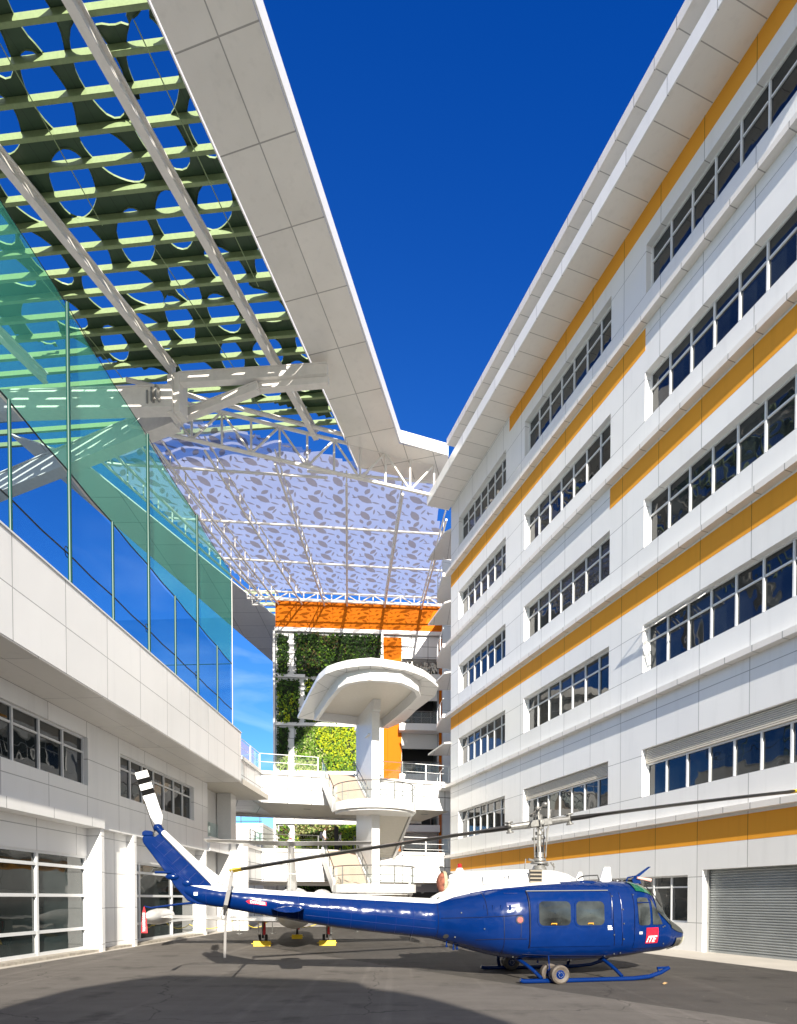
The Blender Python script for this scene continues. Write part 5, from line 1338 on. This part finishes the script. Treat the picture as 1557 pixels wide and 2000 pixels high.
for s_ in (-1, 1):
    foil([((.9,s_*.3,1.0),2.6,.13,0),((.3,s_*5.0,1.16),1.35,.07,0)], M['jet'], 'wing')
    q = MB(); rings = []
    for x, r_ in ((1.9,.02),(1.7,.14),(1.3,.24),(.6,.30),(-.4,.31),(-1.3,.26),(-1.9,.14),(-2.1,.03)): rings.append([(x, s_*5.15+r_*math.cos(a), 1.18+r_*math.sin(a)) for a in [2*math.pi*k/18 for k in range(18)]])
    q.loft(rings); q.build('tip_tank', M['jet'], jt, smooth=True)
    q = MB(); q.tube([(-2.0,s_*5.15,1.18),(-2.6,s_*5.15,1.17)], .02, 6); q.build('static_probe', M['alu'], jt)
    q = MB(); rings = []
    for x, r_ in ((-1.6,.30),(-1.9,.38),(-2.8,.42),(-3.8,.36),(-4.2,.27)): rings.append([(x, s_*1.02+r_*math.cos(a), 1.78+r_*math.sin(a)) for a in [2*math.pi*k/20 for k in range(20)]])
    q.loft(rings); q.build('engine', M['jet'], jt, smooth=True)
    foil([((-5.35,0,3.52),1.3,.07,0),((-5.95,s_*2.4,3.55),.75,.05,0)], M['jet'], 'tailplane')
    q = MB(); q.beam((-5.6,s_*.02,2.62),(-5.55,s_*.55,2.62), .1, .02); q.build('vortex_plate', M['jet'], jt)
foil([((-2.9,0,1.9),2.6,.20,1),((-4.7,0,3.45),1.35,.11,1)], M['jet'], 'fin')
q = MB(); q.ell((-5.5,0,3.56), (.75,.13,.12)); q.build('fin_fairing', M['jet'], jt, smooth=True)
q = MB(); q.ell((-5.4,0,3.70), (.08,.05,.05)); q.build('beacon', M['redlens'], jt, smooth=True)
for (x, y) in ((0,1.27),(0,-1.27),(4.0,0)):
    q = MB(); q.tube([(x,y,1.0),(x,y,.28)], .045, 8); q.tube([(x,y,.9),(x-.05,y*.55,1.0)], .03, 6); q.tube([(x-.02,y,.55),(x-.25,y-.05,.95)], .02, 6); q.build('gear_leg', M['alu'], jt)
    q = MB(); w_ = .1
    for yy in ((y-.13, y+.13) if x < 1 else (y,)): q.tube([(x,yy-w_/2,.22),(x,yy+w_/2,.22)], .215, 20)
    q.build('wheel', M['rubber'], jt)
    q = MB(); q.tube([(x-.05,y-.06,.92),(x-.06,y-.06,.42)], .055, 8); q.build('gear_lock_flag', M['red'], jt)
    q = MB(); q.xz([(0, 0)]*0+[(x-.1, .5), (x+.3, .5), (x+.3, .95), (x-.1, .95)], y*1.12+.02, y*1.12+.04); q.build('gear_door', M['jet'], jt)
def J2W(x, y): c_, s_ = math.cos(JA), math.sin(JA); return (-4.15+x*c_-y*s_, 23.9+x*s_+y*c_)
for i, (x, y, lb_) in enumerate(((-.42,1.27,'yellow wheel chock at the left main wheel of the white jet'), (-.42,-1.27,'yellow wheel chock at the right main wheel of the white jet'), (3.6,0,'yellow wheel chock at the nose wheel of the white jet'))):
    q = MB(); k = .33 if i < 2 else .24
    q.xz([(-.14,0),(.14,0),(.05,.2),(-.05,.2)], -k, k); q.tube([(0,-k-.05,.1),(0,k+.08,.1)], .02, 6)
    o = q.build('wheel_chock', M['yellow'], bevel=.012); p = J2W(x, y); o.location = (p[0], p[1], 0); o.rotation_euler = (0, 0, JA); tag(o, lb_, 'wheel chock', 'yellow wheel chocks')

# rope stanchions
M['rope'] = mat('yellow_rope', (.6, .45, .04), .7)
SP = [((-11.0, 29.5), 'first'), ((-8.3, 31.0), 'b'), ((-6.7, 31.6), 'c'), ((-3.6, 31.8), 'd'), ((-2.3, 33.2), 'e')]
lab = ['grey rope post nearest the left building', 'grey rope post between the two leftmost rope swags', 'grey rope post behind the left main wheel of the jet', 'grey rope post near the right main wheel of the jet', 'grey rope post furthest right, half hidden by the tail boom']
for (p, _), lb_ in zip(SP, lab):
    q = MB(); q.tube([(0,0,0),(0,0,.03)], .17, 16); q.tube([(0,0,.03),(0,0,.92)], .025, 8); q.ell((0,0,.94), (.04,.04,.04), 8, 6)
    o = q.build('rope_post', M['alu']); o.location = (*p, 0); tag(o, lb_, 'rope post', 'rope posts around the jet')
for (a_, b_), lb_ in zip(zip(SP[:-1], SP[1:]), ('yellow rope swag beside the left building', 'yellow rope swag left of the jet wheel', 'yellow rope swag behind the jet wheels', 'yellow rope swag on the right of the jet')):
    q = MB(); A_, B_ = Vector((*a_[0], .88)), Vector((*b_[0], .88)); q.tube([A_.lerp(B_, k/12)-Vector((0, 0, .55*math.sin(math.pi*k/12))) for k in range(13)], .018, 6)
    tag(q.build('rope', M['rope'], smooth=True), lb_, 'rope', 'ropes around the jet')
# small dry leaves blown onto the asphalt
M['dryleaf'] = mat('dry_leaf', (.42, .27, .12), .8)
rn = random.Random(9)
for i in range(1):
    q = MB(); q.add([(0,0,.01),(.07,.03,.035),(.10,.09,.02),(.03,.07,.045),(-.02,.04,.02)], [(0,1,3),(1,2,3),(0,3,4)])
    o = q.build('dry_leaf', M['dryleaf'], fix=False); p = onZ(1298, 1924, 0); o.location = (p.x, p.y, 0); o.scale = (1.2, 1.2, 1.2); tag(o, 'single brown dry leaf on the asphalt in front of the skid toe', 'leaf')

# ================================================================ building behind the viewpoint, whose round canopy throws the foreground shade
bh = thing('canopy_building', 'white building with rounded canopy behind the viewpoint, outside the picture', 'building', (0, 0, 0))
SH = [(-60,2010),(0,1976),(83,1947),(148,1931),(257,1913),(334,1904),(450,1907),(610,1913),(700,1918),(722,1931),(771,1936),(835,1948),(899,1966),(1002,1998),(1060,2030)]
YS = -14.0; prof = []
for u, v in SH:
    g = onZ(u, v, 0); d = g.y-YS; prof.append((g.x+d*math.tan(R(SUN_HEAD)), d/math.cos(R(SUN_HEAD))*math.tan(R(SUN_EL))))
q = MB(); q.xz([(prof[0][0]-16, 0), (prof[0][0]-16, prof[0][1]-1.5)]+prof+[(prof[-1][0]+.6, 0)], YS-4, YS); q.build('wall', M['white'], bh)
